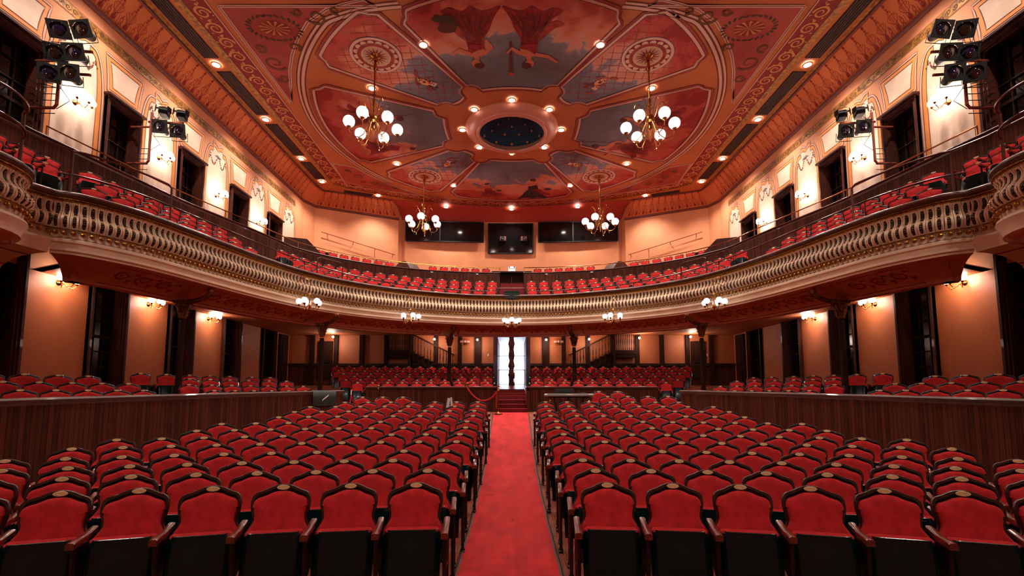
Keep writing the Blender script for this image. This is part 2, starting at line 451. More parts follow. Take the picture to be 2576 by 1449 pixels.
# ---- floors
mb = MB()
ys = [-3, 0, 3] + [p[0] for p in FP[1:]]
rows = [[(x, y, fz(y)) for x in (-W, -6, 0, 6, W)] for y in ys]
mb.quadgrid(rows, flip=True)
struct(mb.build('floor', 'parquet', smooth=False))

# the red runner and its metal edging
mb = MB(); cy_ = [0.5, 2, 3, 4, 5, 6] + [6.86 + .74 * k for k in range(8)] + [12.9, 13.7, 14.5, 15.15]
cw = lambda y: .49 + .055 * max(0, (y - 9)) / 6
mb.quadgrid([[(-cw(y) - .02, y, fz(y) + .012) if k == 0 else ((cw(y) - .04, y, fz(y) + .012) if k == 2 else (-.03, y, fz(y) + .014)) for k in range(3)] for y in cy_], flip=True)
runner = mb.build('carpet_runner', 'carpet_red', smooth=False)
tag(runner, 'worn red carpet runner down the middle aisle, from the stage to the back steps', 'carpet')
for s in (-1, 1):
    m2 = MB(); rnd = random.Random(5 + s)
    pth = [((-cw(y) - .035 if s < 0 else cw(y) - .025) + rnd.uniform(-.006, .006), y, fz(y) + .014) for y in [0.5 + .25 * k for k in range(59)]]
    m2.quadgrid([[(x - .018, y, z), (x, y, z + .008), (x + .018, y, z)] for x, y, z in pth], flip=True)
    m2.build('carpet_edging', 'vent_slat', runner)['label'] = 'dark metal edging strip'

# raised floors at the sides behind the curved partitions
PART_H = catmull([(-7.85, 2.0), (-7.8, 4.5), (-7.76, 6), (-7.7, 7.2), (-7.45, 9.2), (-7.1, 11), (-6.75, 12.2), (-6.0, 14), (-5.35, 15.2)], 10)
PART = resample(PART_H, .2)
def side_z(d): return .81 + (.15 if d > 1.15 else 0) + (.17 if d > 1.95 else 0)
for s, nm in ((-1, 'floor_left'), (1, 'floor_right')):
    mb = MB()
    prof = [(-.03, .5), (-.03, .81), (-1.15, .81), (-1.15, .96), (-1.95, .96), (-1.95, 1.13), (-2.75, 1.13)]
    rws = []
    for n, z in prof:
        Q = offs(PART, n); rws.append([(max(-W, q.x) * -s, q.y, z) for q in Q])
    rws.append([(-W * -s, q[1], 1.13) for q in rws[-1]])
    mb.quadgrid(rws, flip=(s > 0))
    # landing between the side seats and the back wall
    mb.box((s * 9.2, 19.9, 1.0), (4.2, 9.0, .26))
    struct(mb.build(nm, 'parquet', smooth=False))

# ---- side walls with window openings
def wall_tiles(mb, s, y0, y1, z0, z1, holes):
    yc = sorted({y0, y1} | {h[0] for h in holes} | {h[1] for h in holes}); zc = sorted({z0, z1} | {h[2] for h in holes} | {h[3] for h in holes})
    for a, b in zip(yc, yc[1:]):
        for c, d in zip(zc, zc[1:]):
            if any(h[0] < (a + b) / 2 < h[1] and h[2] < (c + d) / 2 < h[3] for h in holes): continue
            x = s * W; f = [(0, 1, 2, 3)] if s < 0 else [(3, 2, 1, 0)]
            mb.add([(x, a, c), (x, b, c), (x, b, d), (x, a, d)], f)
for s, side in ((-1, 'left'), (1, 'right')):
    hu = [(b - .5, b + .5, 6.9, 9.85) for b in BAY]
    hl = [(b - .5, b + .5, 1.5, 4.95) for b in BAY]
    mb = MB(); wall_tiles(mb, s, -3, 24.4, 0, 4.6, [(a, b, c, 4.6) for a, b, c, d in hl]); struct(mb.build('wall_%s_lower' % side, 'wall_lower', smooth=False))
    mb = MB(); wall_tiles(mb, s, -3, 25.3, 4.6, 12.05, hu)
    wu = struct(mb.build('wall_%s' % side, 'wall_orange', smooth=False))
    # painted decoration of the upper wall, flat on the plaster
    pb = MB()
    mp = lambda lvl: (lambda u, v: (s * (W - .004 - .0024 * lvl - .00012 * (LC[0] % 18)), u, v))
    for yc in PIER:
        if yc > 24 or yc < 5: continue
        def outline(g, zt, wd):
            pts = [(yc - wd + g, 6.6)]
            for k in range(9):
                a = PI - (PI / 2) * k / 8
                pts.append((yc - .42 + (wd - .42 - g) * math.cos(a) , 9.55 + (zt - .2 - g - 9.55) * math.sin(a)))
            pts += [(yc - .42, zt - .2 - g), (yc - .3, zt - .2 - g), (yc - .3, zt - g), (yc - .15, zt - g), (yc, zt - .1 - g), (yc + .15, zt - g), (yc + .3, zt - g), (yc + .3, zt - .2 - g), (yc + .42, zt - .2 - g)]
            for k in range(9):
                a = PI / 2 - (PI / 2) * k / 8
                pts.append((yc + .42 + (wd - .42 - g) * math.cos(a), 9.55 + (zt - .2 - g - 9.55) * math.sin(a)))
            pts.append((yc + wd - g, 6.6))
            return pts
        o0 = outline(0, 11.1, .74); o1 = outline(.12, 11.1, .74)
        for (aa, bb) in zip(zip(o0, o0[1:]), zip(o1, o1[1:])):
            pb.add([mp(1)(*aa[0]), mp(1)(*aa[1]), mp(1)(*bb[1]), mp(1)(*bb[0])], [(0, 1, 2, 3)], 1)
        o1 = outline(.11, 11.1, .74)
        cc = (yc, 9.2)
        for q, q2 in zip(o1, o1[1:]): pb.add([mp(0)(*cc), mp(0)(*q), mp(0)(*q2)], [(0, 1, 2)], 0)
        pb.add([mp(0)(*cc), mp(0)(*o1[-1]), mp(0)(*o1[0])], [(0, 1, 2)], 0)
        for g, w_, m_ in ((-.06, .05, 2), (-.025, .012, 3), (-.095, .012, 3), (.13, .016, 3)): ribbon(pb, outline(g, 11.1, .74), w_, mp(3), m_)
        # garland of flowers with a bow
        gy, gz = yc + .02, 10.62
        rnd = random.Random(int(yc * 10))
        for sg in (-1, 1):
            for k in range(16):
                t = k / 15; y = gy + sg * (.06 + .46 * t); z = gz + .02 - .34 * math.sin(PI * min(1, t * 1.15)) - (.0 if t < .85 else (t - .85) * 1.2)
                blob(pb, (y + rnd.uniform(-.02, .02), z + rnd.uniform(-.02, .02)), .034, .026, mp(4), 4 if rnd.random() < .7 else 5, 6, rnd.random() * 3)
        for a in (.5, 2.6, 1.1, 2.0): ribbon(pb, [(gy, gz), (gy + .1 * math.cos(a), gz + .12 * math.sin(a)), (gy + .2 * math.cos(a * 1.05), gz + .06 * math.sin(a))], .035, mp(5), 6)
    for b in BAY:
        if b < 6: continue
        def over(g):
            pts = []
            for k in range(7): pts.append((b - .5 + g - .13 * (k / 6) ** 1.6, 10.16 + g + (.9 - 2 * g) * k / 6))
            for k in range(7): pts.append((b + .5 - g + .13 * (1 - k / 6) ** 1.6, 11.06 - g - (.9 - 2 * g) * k / 6))
            return pts
        o0, o1 = over(0), over(.1)
        poly(pb, o1, mp(0), 0)
        for i in range(len(o0)):
            j = (i + 1) % len(o0); pb.add([mp(1)(*o0[i]), mp(1)(*o0[j]), mp(1)(*o1[j]), mp(1)(*o1[i])], [(0, 1, 2, 3)], 1)
        o = over(-.05); ribbon(pb, o + [o[0]], .045, mp(3), 2); o = over(-.08); ribbon(pb, o + [o[0]], .012, mp(4), 3)
        o = over(.1); ribbon(pb, o + [o[0]], .014, mp(4), 3)
    # gilt band and its lines
    pb.add([mp(1)(-3, 11.34), mp(1)(24.3, 11.34), mp(1)(24.3, 11.58), mp(1)(-3, 11.58)], [(0, 1, 2, 3)], 7)
    for z in (11.33, 11.59): ribbon(pb, [(-3, z), (24.3, z)], .014, mp(3), 3)
    k = 0; y = 5
    while y < 24.2:
        ribbon(pb, spiral(y, 11.46, .08, 1.2, 0, 1 if k % 2 else -1, 10), .014, mp(4), 3); y += .2; k += 1
    pb.build('painted_decoration', ['cream_wall', 'wall_band', 'cream_line', 'dark_line', 'paint_green', 'robe_rose', 'paint_bluegrey', 'gilt_band'], wu, smooth=False)

# ---- windows
def make_window(s, yc, z0, z1, n, rows_, name_mat='night_glass'):
    fr = MB(); x = s * W; d = -s
    # moulded casing standing into the room
    for k, (w_, t) in enumerate(((.16, .05), (.11, .09), (.06, .13))):
        for sy in (-1, 1): fr.box((x + d * t / 2, yc + sy * (.62 - w_ / 2), (z0 + z1) / 2), (t, w_, z1 - z0))
        fr.box((x + d * t / 2, yc, z1 + .07 - w_ / 2 - .03), (t, 1.24, w_))
    fr.box((x + d * .1, yc, z1 + .1), (.2, 1.34, .06)); fr.box((x + d * .08, yc, z0 - .03), (.16, 1.34, .07))
    for sy in (-1, 1): fr.box((x - d * .14, yc + sy * .47, (z0 + z1) / 2), (.3, .06, z1 - z0))
    fr.box((x - d * .14, yc, z1 - .03), (.3, 1.0, .06)); fr.box((x - d * .14, yc, z0 + .03), (.3, 1.0, .06))
    f = fr.build('window_%d' % n, 'casing_wood', smooth=False); struct(f)
    sb = MB(); xs = x - d * .2
    h = (z1 - z0 - .12)
    for k in range(rows_ + 1): sb.box((xs, yc, z0 + .06 + h * k / rows_), (.05, .9, .075 if k == rows_ // 2 else .028))
    for k in (-1, 0, 1, 2): sb.box((xs, yc - .15 + .3 * k, (z0 + z1) / 2), (.04, .026, z1 - z0 - .1))
    sb.build('window_sash', 'post_wood', f, smooth=False)
    g = MB(); g.box((xs - d * .03, yc, (z0 + z1) / 2), (.012, 1.0, z1 - z0)); g.build('window_pane', name_mat, f, smooth=False)['label'] = 'dark night glass'
n = 1
for s in (-1, 1):
    for b in BAY:
        if b > 7: make_window(s, b, 6.9, 9.85, n, 6); n += 1
        if b > 7: make_window(s, b, 1.5, 4.95, n, 8); n += 1

# ---- ceiling with the round opening of the star dome
OUT = [(-10.55, -3), (-10.55, 24.95), (-10.45, 25.6), (-6.94, 26.95), (-6.94, 29.4), (6.94, 29.4), (6.94, 26.95), (10.45, 25.6), (10.55, 24.95), (10.55, -3)]
def ray_out(a):
    dx, dy = math.cos(a), math.sin(a); best = 1e9
    for i in range(len(OUT)):
        (x1, y1), (x2, y2) = OUT[i], OUT[(i + 1) % len(OUT)]
        ex, ey = x2 - x1, y2 - y1; den = dx * ey - dy * ex
        if abs(den) < 1e-9: continue
        t = ((x1) * ey - (y1 - CY) * ex) / den; u = (x1 * dy - (y1 - CY) * dx) / den
        if t > 0 and -1e-6 <= u <= 1 + 1e-6: best = min(best, t)
    return best
angs = sorted({2 * PI * k / 120 for k in range(120)} | {math.atan2(y - CY, x) % (2 * PI) for x, y in OUT})
mb = MB()
inner = [(1.93 * math.cos(a), CY + 1.93 * math.sin(a), HC) for a in angs]
outer = [(ray_out(a) * math.cos(a), CY + ray_out(a) * math.sin(a), HC) for a in angs]
N_ = len(angs)
mb.add(inner + outer, [(i, (i + 1) % N_, N_ + (i + 1) % N_, N_ + i) for i in range(N_)])
ceil = struct(mb.build('ceiling', 'ceil_orange', smooth=False))

def cm(lvl): return lambda x, y: (x, y, HC - .004 - .004 * lvl - .00017 * (LC[0] % 22))
def pp(r, a): return (r * math.cos(a), CY + r * math.sin(a))
# cream collar, cornice ring and the dome with its stars
mb = MB(); prof = [(1.96, HC), (1.95, HC - .04), (1.88, HC - .09), (1.74, HC - .17), (1.58, HC - .21), (1.56, HC - .235), (1.52, HC - .24), (1.5, HC - .22), (1.42, HC - .25), (1.37, HC - .26), (1.35, HC - .22), (1.4, HC - .1), (1.5, HC + .1)]
mb.lathe(prof, (0, CY, 0), 96, cap=False)
mb.build('dome_collar', 'collar_pink', ceil)
mb = MB(); mb.lathe([(1.47 * math.cos(a), HC - .12 + 1.2 * math.sin(a)) for a in [PI / 2 * k / 12 for k in range(13)]], (0, CY, 0), 64, cap=False)
mat('dome_blue', (8, 62, 96), 0.6, rgb2=(6, 48, 78), noise_scale=1.2)
mb.build('star_dome', 'dome_blue', ceil)
mb = MB()
def star(a, el, r):
    C = Vector((1.44 * math.cos(el) * math.cos(a), CY + 1.44 * math.cos(el) * math.sin(a), HC - .12 + 1.17 * math.sin(el)))
    nrm = (C - Vector((0, CY, HC - .2))).normalized(); t = Vector((0, 0, 1)).cross(nrm)
    t = t.normalized() if t.length > 1e-3 else Vector((1, 0, 0)); b_ = nrm.cross(t); vs = []
    for k in range(10):
        rr = r if k % 2 == 0 else r * .42; q = 2 * PI * k / 10 + PI / 2; vs.append(C - nrm * .03 + t * rr * math.cos(q) + b_ * rr * math.sin(q))
    mb.add(vs, [tuple(range(10))])
for el, cnt, r, ph in ((.18, 12, .085, 0), (.5, 12, .07, .26), (.78, 10, .055, 0), (1.05, 8, .045, .2), (1.3, 5, .04, 0)):
    for k in range(cnt): star(2 * PI * k / cnt + ph + PI / 2, el, r)
mb.build('dome_stars', 'star_gold', ceil, smooth=False)

# eight painted fields
SECT = [('n', -90, 28.5), ('ne', -45, 12.2), ('e', 0, 22.6), ('se', 45, 12.2), ('s', 90, 27), ('sw', 135, 12.2), ('w', 180, 22.6), ('nw', 225, 12.2)]
def sector(a0, ha, r0, r1, g=0.0, notch=.34):
    """outline of a field with scooped corners, grown by g"""
    a0 = R(a0); ha = R(ha); pts = []
    def at(r, a): return Vector(pp(r, a0 + a))
    def off_side(sgn, r): # point on a straight side at distance r
        return Vector(pp(r, a0 + sgn * ha)) + Vector((-math.sin(a0 + sgn * ha), math.cos(a0 + sgn * ha))) * g * sgn
    ro, ri = r1 + g, r0 - g
    # outer arc
    na = notch / r1
    for k in range(15): pts.append(at(ro, -(ha - na) + 2 * (ha - na) * k / 14))
    # corner scoop (concave)
    c = Vector(pp(r1, a0 + ha))
    for k in range(1, 6):
        t = k / 6; p = at(ro, ha - na).lerp(off_side(1, r1 - notch), t); pts.append(p.lerp(Vector(pp(r1 - notch * .62, a0 + ha - na * .62)), .55 * math.sin(PI * t)) + (c - Vector(pp(r1 - notch, a0 + ha - na))).normalized() * g * .3)
    nb = .3 / r0
    pts.append(off_side(1, r1 - notch)); pts.append(off_side(1, r0 + .45))
    for k in range(1, 5):
        t = k / 5; p = off_side(1, r0 + .45).lerp(at(ri, ha - nb), t); pts.append(p.lerp(Vector(pp(r0 + .42, a0 + ha - nb * 1.3)), .35 * math.sin(PI * t)))
    for k in range(11): pts.append(at(ri - .08 * math.cos((k - 5) / 5 * PI / 2), (ha - nb) - 2 * (ha - nb) * k / 10))
    for k in range(4, 0, -1):
        t = k / 5; p = off_side(-1, r0 + .45).lerp(at(ri, -ha + nb), t); pts.append(p.lerp(Vector(pp(r0 + .42, a0 - ha + nb * 1.3)), .35 * math.sin(PI * t)))
    pts.append(off_side(-1, r0 + .45)); pts.append(off_side(-1, r1 - notch))
    for k in range(5, 0, -1):
        t = k / 6; p = at(ro, -ha + na).lerp(off_side(-1, r1 - notch), t); pts.append(p.lerp(Vector(pp(r1 - notch * .62, a0 - ha + na * .62)), .55 * math.sin(PI * t)) + (Vector(pp(r1, a0 - ha)) - Vector(pp(r1 - notch, a0 - ha + na))).normalized() * g * .3)
    return pts
frame = MB(); field = MB(); fine = MB()
for nm, a0, ha in SECT:
    r1 = 7.55 if nm == 's' else (7.05 if nm == 'n' else 7.72)
    o = sector(a0, ha, 2.95, r1)
    poly(field, o, cm(0))
    for g, w_, m_, l in ((.05, .11, 0, 3), (.115, .02, 1, 4), (.16, .07, 2, 3), (.205, .016, 1, 4), (0, .018, 1, 4)):
        q = sector(a0, ha, 2.95, r1, g); ribbon(frame, q + [q[0]], w_, cm(l), m_)
    if len(nm) == 2:       # lattice of ribbons, rosette and a trophy of instruments
        ar = R(a0); ux = Vector((math.cos(ar), math.sin(ar))); uy = Vector((-ux.y, ux.x)); C0 = Vector((0, CY))
        def loc(r, t): q = C0 + ux * r + uy * t; return (q.x, q.y)
        hw = lambda r: r * math.tan(R(ha)) - .12
        for k in range(-8, 28):
            for sg in (-1, 1):
                seg = []
                for q in range(41):
                    t = -1.7 + 3.4 * q / 40; r = 3.1 + .42 * k + sg * t * .9
                    if 3.1 < r < r1 - .3 and abs(t) < hw(r): seg.append(loc(r, t))
                if len(seg) > 2: ribbon(fine, [seg[0], seg[-1]], .022, cm(1), 0)
        rc = 6.35
        for rad, m_, l in ((.86, 4, 2), (.84, 3, 3), (.74, 5, 4), (.60, 6, 5)): blob(fine, loc(rc, 0), rad, rad, cm(l), m_, 40)
        for k in range(16):
            a = 2 * PI * k / 16; blob(fine, loc(rc + .62 * math.cos(a), .62 * math.sin(a)), .105, .105, cm(6), 6, 12)
        blob(fine, loc(rc, 0), .6, .6, cm(7), 7, 36); blob(fine, loc(rc, 0), .48, .48, cm(8), 6, 36)
        for k in range(16):
            a = 2 * PI * k / 16
            poly(fine, [loc(rc + .14 * math.cos(a - .2), .14 * math.sin(a - .2)), loc(rc + .44 * math.cos(a), .44 * math.sin(a)), loc(rc + .14 * math.cos(a + .2), .14 * math.sin(a + .2))], cm(9), 5)
        blob(fine, loc(rc, 0), .16, .16, cm(10), 7, 16)
        # trophy: lute, scroll of music and looping ribbons
        rt = 4.35
        ribbon(fine, [loc(rt - .5, -.12), loc(rt - .1, -.03)], .05, cm(3), 1)
        blob(fine, loc(rt + .12, .0), .24, .13, cm(4), 2, 14, ar); blob(fine, loc(rt + .1, .02), .06, .06, cm(5), 1, 10)
        poly(fine, [loc(rt - .32, .08), loc(rt - .1, .03), loc(rt - .05, .22), loc(rt - .28, .28)], cm(6), 6)
        rnd = random.Random(int(a0) + 999)
        for k in range(5):
            sx, st = rt - .5 + .26 * k, (-.18 if k % 2 else .2)
            ribbon(fine, [loc(sx + .15 * math.cos(q * .55 + k), st + .12 * math.sin(q * .8 + k)) for q in range(11)], [.02 + .03 * abs(math.sin(q)) for q in range(11)], cm(7), 0)
        for k in range(10): blob(fine, loc(rt + rnd.uniform(-.45, .45), rnd.uniform(-.2, .2)), .045, .025, cm(8), 8, 6, rnd.random() * 3)
field.build('mural_field', 'mural_sky', ceil, smooth=False)
frame.build('mural_moulding', ['cream_line', 'dark_line', 'panel_red'], ceil, smooth=False)
fine.build('mural_ornament', ['robe_rose', 'dark_line', 'star_gold', 'cream_line', 'paint_bluegrey', 'deep_red', 'paper_cream', 'robe_rose', 'paint_green'], ceil, smooth=False)

# painted figures, each drawn head towards the dome
fg = MB()
def figure(x, y, rot, h, robe, flip=1, arm=0):
    """stylised painted figure, h tall, in local coords: up = +v"""
    def M(u, v): u *= flip * h; v *= h; return (x + u * math.cos(rot) - v * math.sin(rot), y + u * math.sin(rot) + v * math.cos(rot))
    def st(pts, ws, l, m): ribbon(fg, [M(*p) for p in pts], [w * h for w in ws], cm(l), m)
    S_ = lambda pts, l, m: poly(fg, [M(*q) for q in catmull(pts + [pts[0]], 5)], cm(l), m)
    S_([(-.2, .02), (-.3, -.02), (-.22, .14), (-.17, .3), (-.1, .44), (-.08, .55), (.09, .55), (.12, .42), (.2, .3), (.24, .16), (.34, .06), (.24, .0), (.12, .05), (.02, -.02), (-.08, .04)], 2, robe)
    S_([(.06, .5), (.16, .44), (.27, .3), (.38, .24), (.3, .18), (.2, .22), (.1, .3), (.0, .44)], 3, 1 if robe != 1 else 2)
    S_([(-.085, .54), (-.1, .62), (-.09, .7), (-.03, .745), (.05, .745), (.1, .7), (.09, .62), (.085, .54)], 3, 0)
    S_([(-.09, .54), (-.1, .6), (0, .64), (.1, .71), (.095, .6), (.085, .53)], 4, robe)
    st([(0, .72), (.01, .8)], [.06, .06], 3, 0)
    blob(fg, M(.02, .86), .055 * h, .07 * h, cm(5), 0, 12, rot); blob(fg, M(-.015, .9), .06 * h, .055 * h, cm(6), 4, 12, rot)
    if arm == 0: st([(.08, .7), (.2, .62), (.3, .72)], [.06, .05, .03], 5, 0); st([(-.08, .7), (-.18, .58), (-.12, .46)], [.06, .05, .03], 5, 0)
    if arm == 1: st([(.08, .7), (.24, .74), (.36, .84)], [.06, .05, .03], 5, 0); st([(-.08, .7), (-.2, .6), (-.26, .68)], [.06, .05, .03], 5, 0)
    if arm == 2: st([(.08, .7), (.2, .56), (.26, .5)], [.06, .05, .03], 5, 0); blob(fg, M(.3, .48), .08 * h, .05 * h, cm(6), 5, 10, rot); st([(-.08, .7), (-.2, .64), (-.3, .74)], [.06, .05, .03], 5, 0)
    for k in range(9):
        u = -.2 + .052 * k; st([(u * 1.1, .06), (u * .8 + .02 + .015 * math.sin(k * 2), .2), (u * .5 + .02, .34), (u * .34 + .01, .5)], [.004, .014, .01, .003], 5, 3)
figure(-1.15, 12.95, 0, 2.75, 1, -1, 0); figure(.55, 12.95, 0, 2.75, 1, 1, 1)
ribbon(fg, [(-.03, 14.3), (-.03, 15.75)], [.07, .11], cm(5), 3); blob(fg, (-.03, 15.85), .13, .1, cm(6), 2, 10, 0, .5, 3)
blob(fg, (-1.95, 13.7), .3, .26, cm(5), 3, 16, 0, .3, 4); blob(fg, (-2.0, 13.4), .34, .2, cm(4), 5, 16, 0, .5, 5)
figure(-6.9, 18.6, -PI / 2, 2.6, 2, 1, 0); figure(-6.6, 21.0, -PI / 2, 2.3, 1, 1, 2); ribbon(fg, [(-6.6, 19.0), (-4.0, 18.3)], .035, cm(7), 3)
figure(6.9, 18.7, PI / 2, 2.6, 1, -1, 0); figure(6.4, 20.9, PI / 2, 2.9, 2, 1, 0); ribbon(fg, [(4.4, 20.5), (2.9, 20.4)], .03, cm(7), 3)
figure(-1.3, 26.6, PI, 2.0, 2, -1, 2); figure(1.15, 26.75, PI, 2.7, 6, -1, 2)
fg.build('mural_figure', ['skin', 'robe_red', 'robe_rose', 'dark_line', 'hair_brown', 'paint_green', 'robe_dark'], ceil, smooth=False)

# painted bands: great ring, corner fields, scroll band, gilt borders, grille strip
bd = MB()
arc = lambda r, a, b, n_=60: [pp(r, R(a + (b - a) * k / n_)) for k in range(n_ + 1)]
def ring(a):      # the great frame flattens towards the stage
    d = abs((a + 90 + 180) % 360 - 180); return -.85 * min(1, max(0, (43 - d) / 17))
arc2 = lambda r, a, b, n_=70: [pp(r + ring(a + (b - a) * k / n_), R(a + (b - a) * k / n_)) for k in range(n_ + 1)]
for r, w_, m_ in ((8.12, .1, 0), (8.2, .02, 1), (8.27, .07, 0), (8.33, .02, 1), (8.04, .02, 1)):
    for a, b in ((141, 244), (-64, 39)): ribbon(bd, arc2(r, a, b), w_, cm(3), m_)
for s in (-1, 1):
    # large corner field near the stage and small one at the back
    for (pts, inner_r) in ((([(s * 8.45, 12.9), (s * 3.9, 12.9)] + [pp(8.55 + ring(-90 + s * a), R(-90 + s * a)) for a in (32, 36, 40, 46, 52, 58, 64, 70)] + [(s * 8.5, 17.6)]), 0), (([(s * 8.75, 22.5)] + [pp(8.5, R(90 - s * a)) for a in (66, 60, 54, 48, 42, 36, 30)] + [(s * 5.2, 26.35), (s * 8.9, 25.05)]), 1)):
        c = Vector((sum(p[0] for p in pts) / len(pts), sum(p[1] for p in pts) / len(pts)))
        poly(bd, pts, cm(1), 2)
        q = pts + [pts[0]]
        ribbon(bd, q, .1, cm(3), 0); ribbon(bd, q, .02, cm(4), 1)
    # acanthus ornament with a shell
    cx, cyy = s * 7.25, 13.75
    for k in range(24):
        a = 2 * PI * k / 24; poly(bd, [(cx, cyy), (cx + .46 * math.cos(a), cyy + .3 * math.sin(a)), (cx + .46 * math.cos(a + .2), cyy + .3 * math.sin(a + .2))], cm(3), 4 if k % 2 else 5)
    for k in range(26):
        a = 2 * PI * k / 26; blob(bd, (cx + .78 * math.cos(a), cyy + .5 * math.sin(a)), .09, .04, cm(3), 6, 6, a * 2)
    for (ax, ay, r_, t_, a_, d_) in ((5.8, 13.3, .3, 1.3, .2, 1), (8.0, 15.3, .36, 1.3, 2.4, -1), (5.15, 13.05, .15, 1.2, 2, -1), (8.1, 16.1, .22, 1.2, 0, 1), (8.15, 14.6, .2, 1.2, 1, 1), (6.3, 13.1, .16, 1.1, 0, 1), (7.0, 14.55, .2, 1.2, 2, 1)):
        ribbon(bd, spiral(s * ax, ay, r_, t_, a_ if s > 0 else PI - a_, d_ * s, 26), [.085 * (1 - q / 30) + .02 for q in range(27)], cm(4), 10)
    for (ax, ay, r_) in ((7.95, 23.9, .24), (7.3, 24.75, .2), (8.25, 23.3, .16), (6.4, 25.35, .15)): ribbon(bd, spiral(s * ax, ay, r_, 1.3, 1, s, 20), .06, cm(4), 10)
    blob(bd, (s * 7.85, 24.55), .17, .13, cm(4), 7, 12)
# the scroll band runs down both sides and round the back
SB = resample(catmull([(-9.05, -3), (-9.05, 5), (-9.05, 12), (-9.1, 19), (-9.2, 24.3)], 6), .4)
BACK = resample(catmull([(-9.3, 24.5), (-8.6, 25.15), (-6.6, 26.15), (-4.4, 26.95), (-2.2, 27.4), (0, 27.55)], 10), .3)
def band(P, n0, n1, m_, l, s):
    A, B = offs(P, n0), offs(P, n1)
    bd.quadgrid([[cm(l)(-s * q.x, q.y) for q in A], [cm(l)(-s * q.x, q.y) for q in B]], m_)
for s in (-1, 1):
    for P in (SB, BACK):
        band(P, -.3, .32, 7, 2, s); band(P, -.46, -.32, 8, 2, s); band(P, .32, .36, 0, 3, s); band(P, -.32, -.29, 1, 3, s)
        PP = resample(P, .62)
        for k, q in enumerate(PP):
            if q.y < 8: continue
            dr = 1 if k % 2 else -1
            ribbon(bd, [(-s * x, y) for x, y in spiral(q.x, q.y, .25, 1.6, PI * (k % 2), dr, 20)], [.06 * (1 - i / 26) + .018 for i in range(21)], cm(4), 9)
            for da in (-.5, .5, 1.4): blob(bd, (-s * (q.x + .27 * math.cos(da + k)), q.y + .27 * math.sin(da + k)), .05, .022, cm(4), 9, 6, da)
            if k: m_ = PP[k - 1].lerp(q, .5); blob(bd, (-s * m_.x, m_.y), .05, .05, cm(4), 9, 8)
    for x0, x1 in ((9.5, 9.62), (10.34, 10.46)):
        bd.add([cm(2)(s * x0, -3), cm(2)(s * x1, -3), cm(2)(s * x1, 25.2), cm(2)(s * x0, 25.2)], [(0, 1, 2, 3)], 8)
bd.build('painted_border', ['cream_line', 'dark_line', 'panel_red', 'panel_red', 'scroll_gold', 'stencil', 'paint_green', 'deep_red', 'gilt_band', 'scroll_gold', 'scroll_olive'], ceil, smooth=False)

# black grilles between the lights, one thing each
LY = [12.05, 15.37, 18.67, 21.99, 24.51]
gn = 0
for s in (-1, 1):
    for a, b in zip(LY, LY[1:]):
        y0, y1 = a + .38, b - .32; g = MB(); g.box((s * 10.0, (y0 + y1) / 2, HC - .012), (.5, y1 - y0, .02), 0)
        o = g.build('ceiling_grille', 'vent_black', smooth=False)
        tag(o, 'black slotted ceiling grille on the %s strip, %s one counted from the stage end' % ('left' if s < 0 else 'right', ORD[gn % 4]), 'grille', 'black grilles in the ceiling strips')
        g2 = MB()
        for k in range(6): g2.box((s * 10.0 - .21 + .084 * k, (y0 + y1) / 2, HC - .03), (.022, y1 - y0, .018))
        g2.build('grille_slat', 'vent_slat', o, smooth=False); gn += 1
    g = MB(); P0, P1 = Vector((s * 9.3, 25.75)), Vector((s * 7.9, 26.3)); dd = (P1 - P0); rz = math.atan2(dd.y, dd.x)
    g.box(((P0.x + P1.x) / 2, (P0.y + P1.y) / 2, HC - .012), (dd.length, .3, .02), rz=rz)
    o = g.build('ceiling_grille', 'vent_black', smooth=False)
    tag(o, 'short black grille slanting across the back %s corner of the ceiling' % ('left' if s < 0 else 'right'), 'grille', 'black grilles in the ceiling strips')

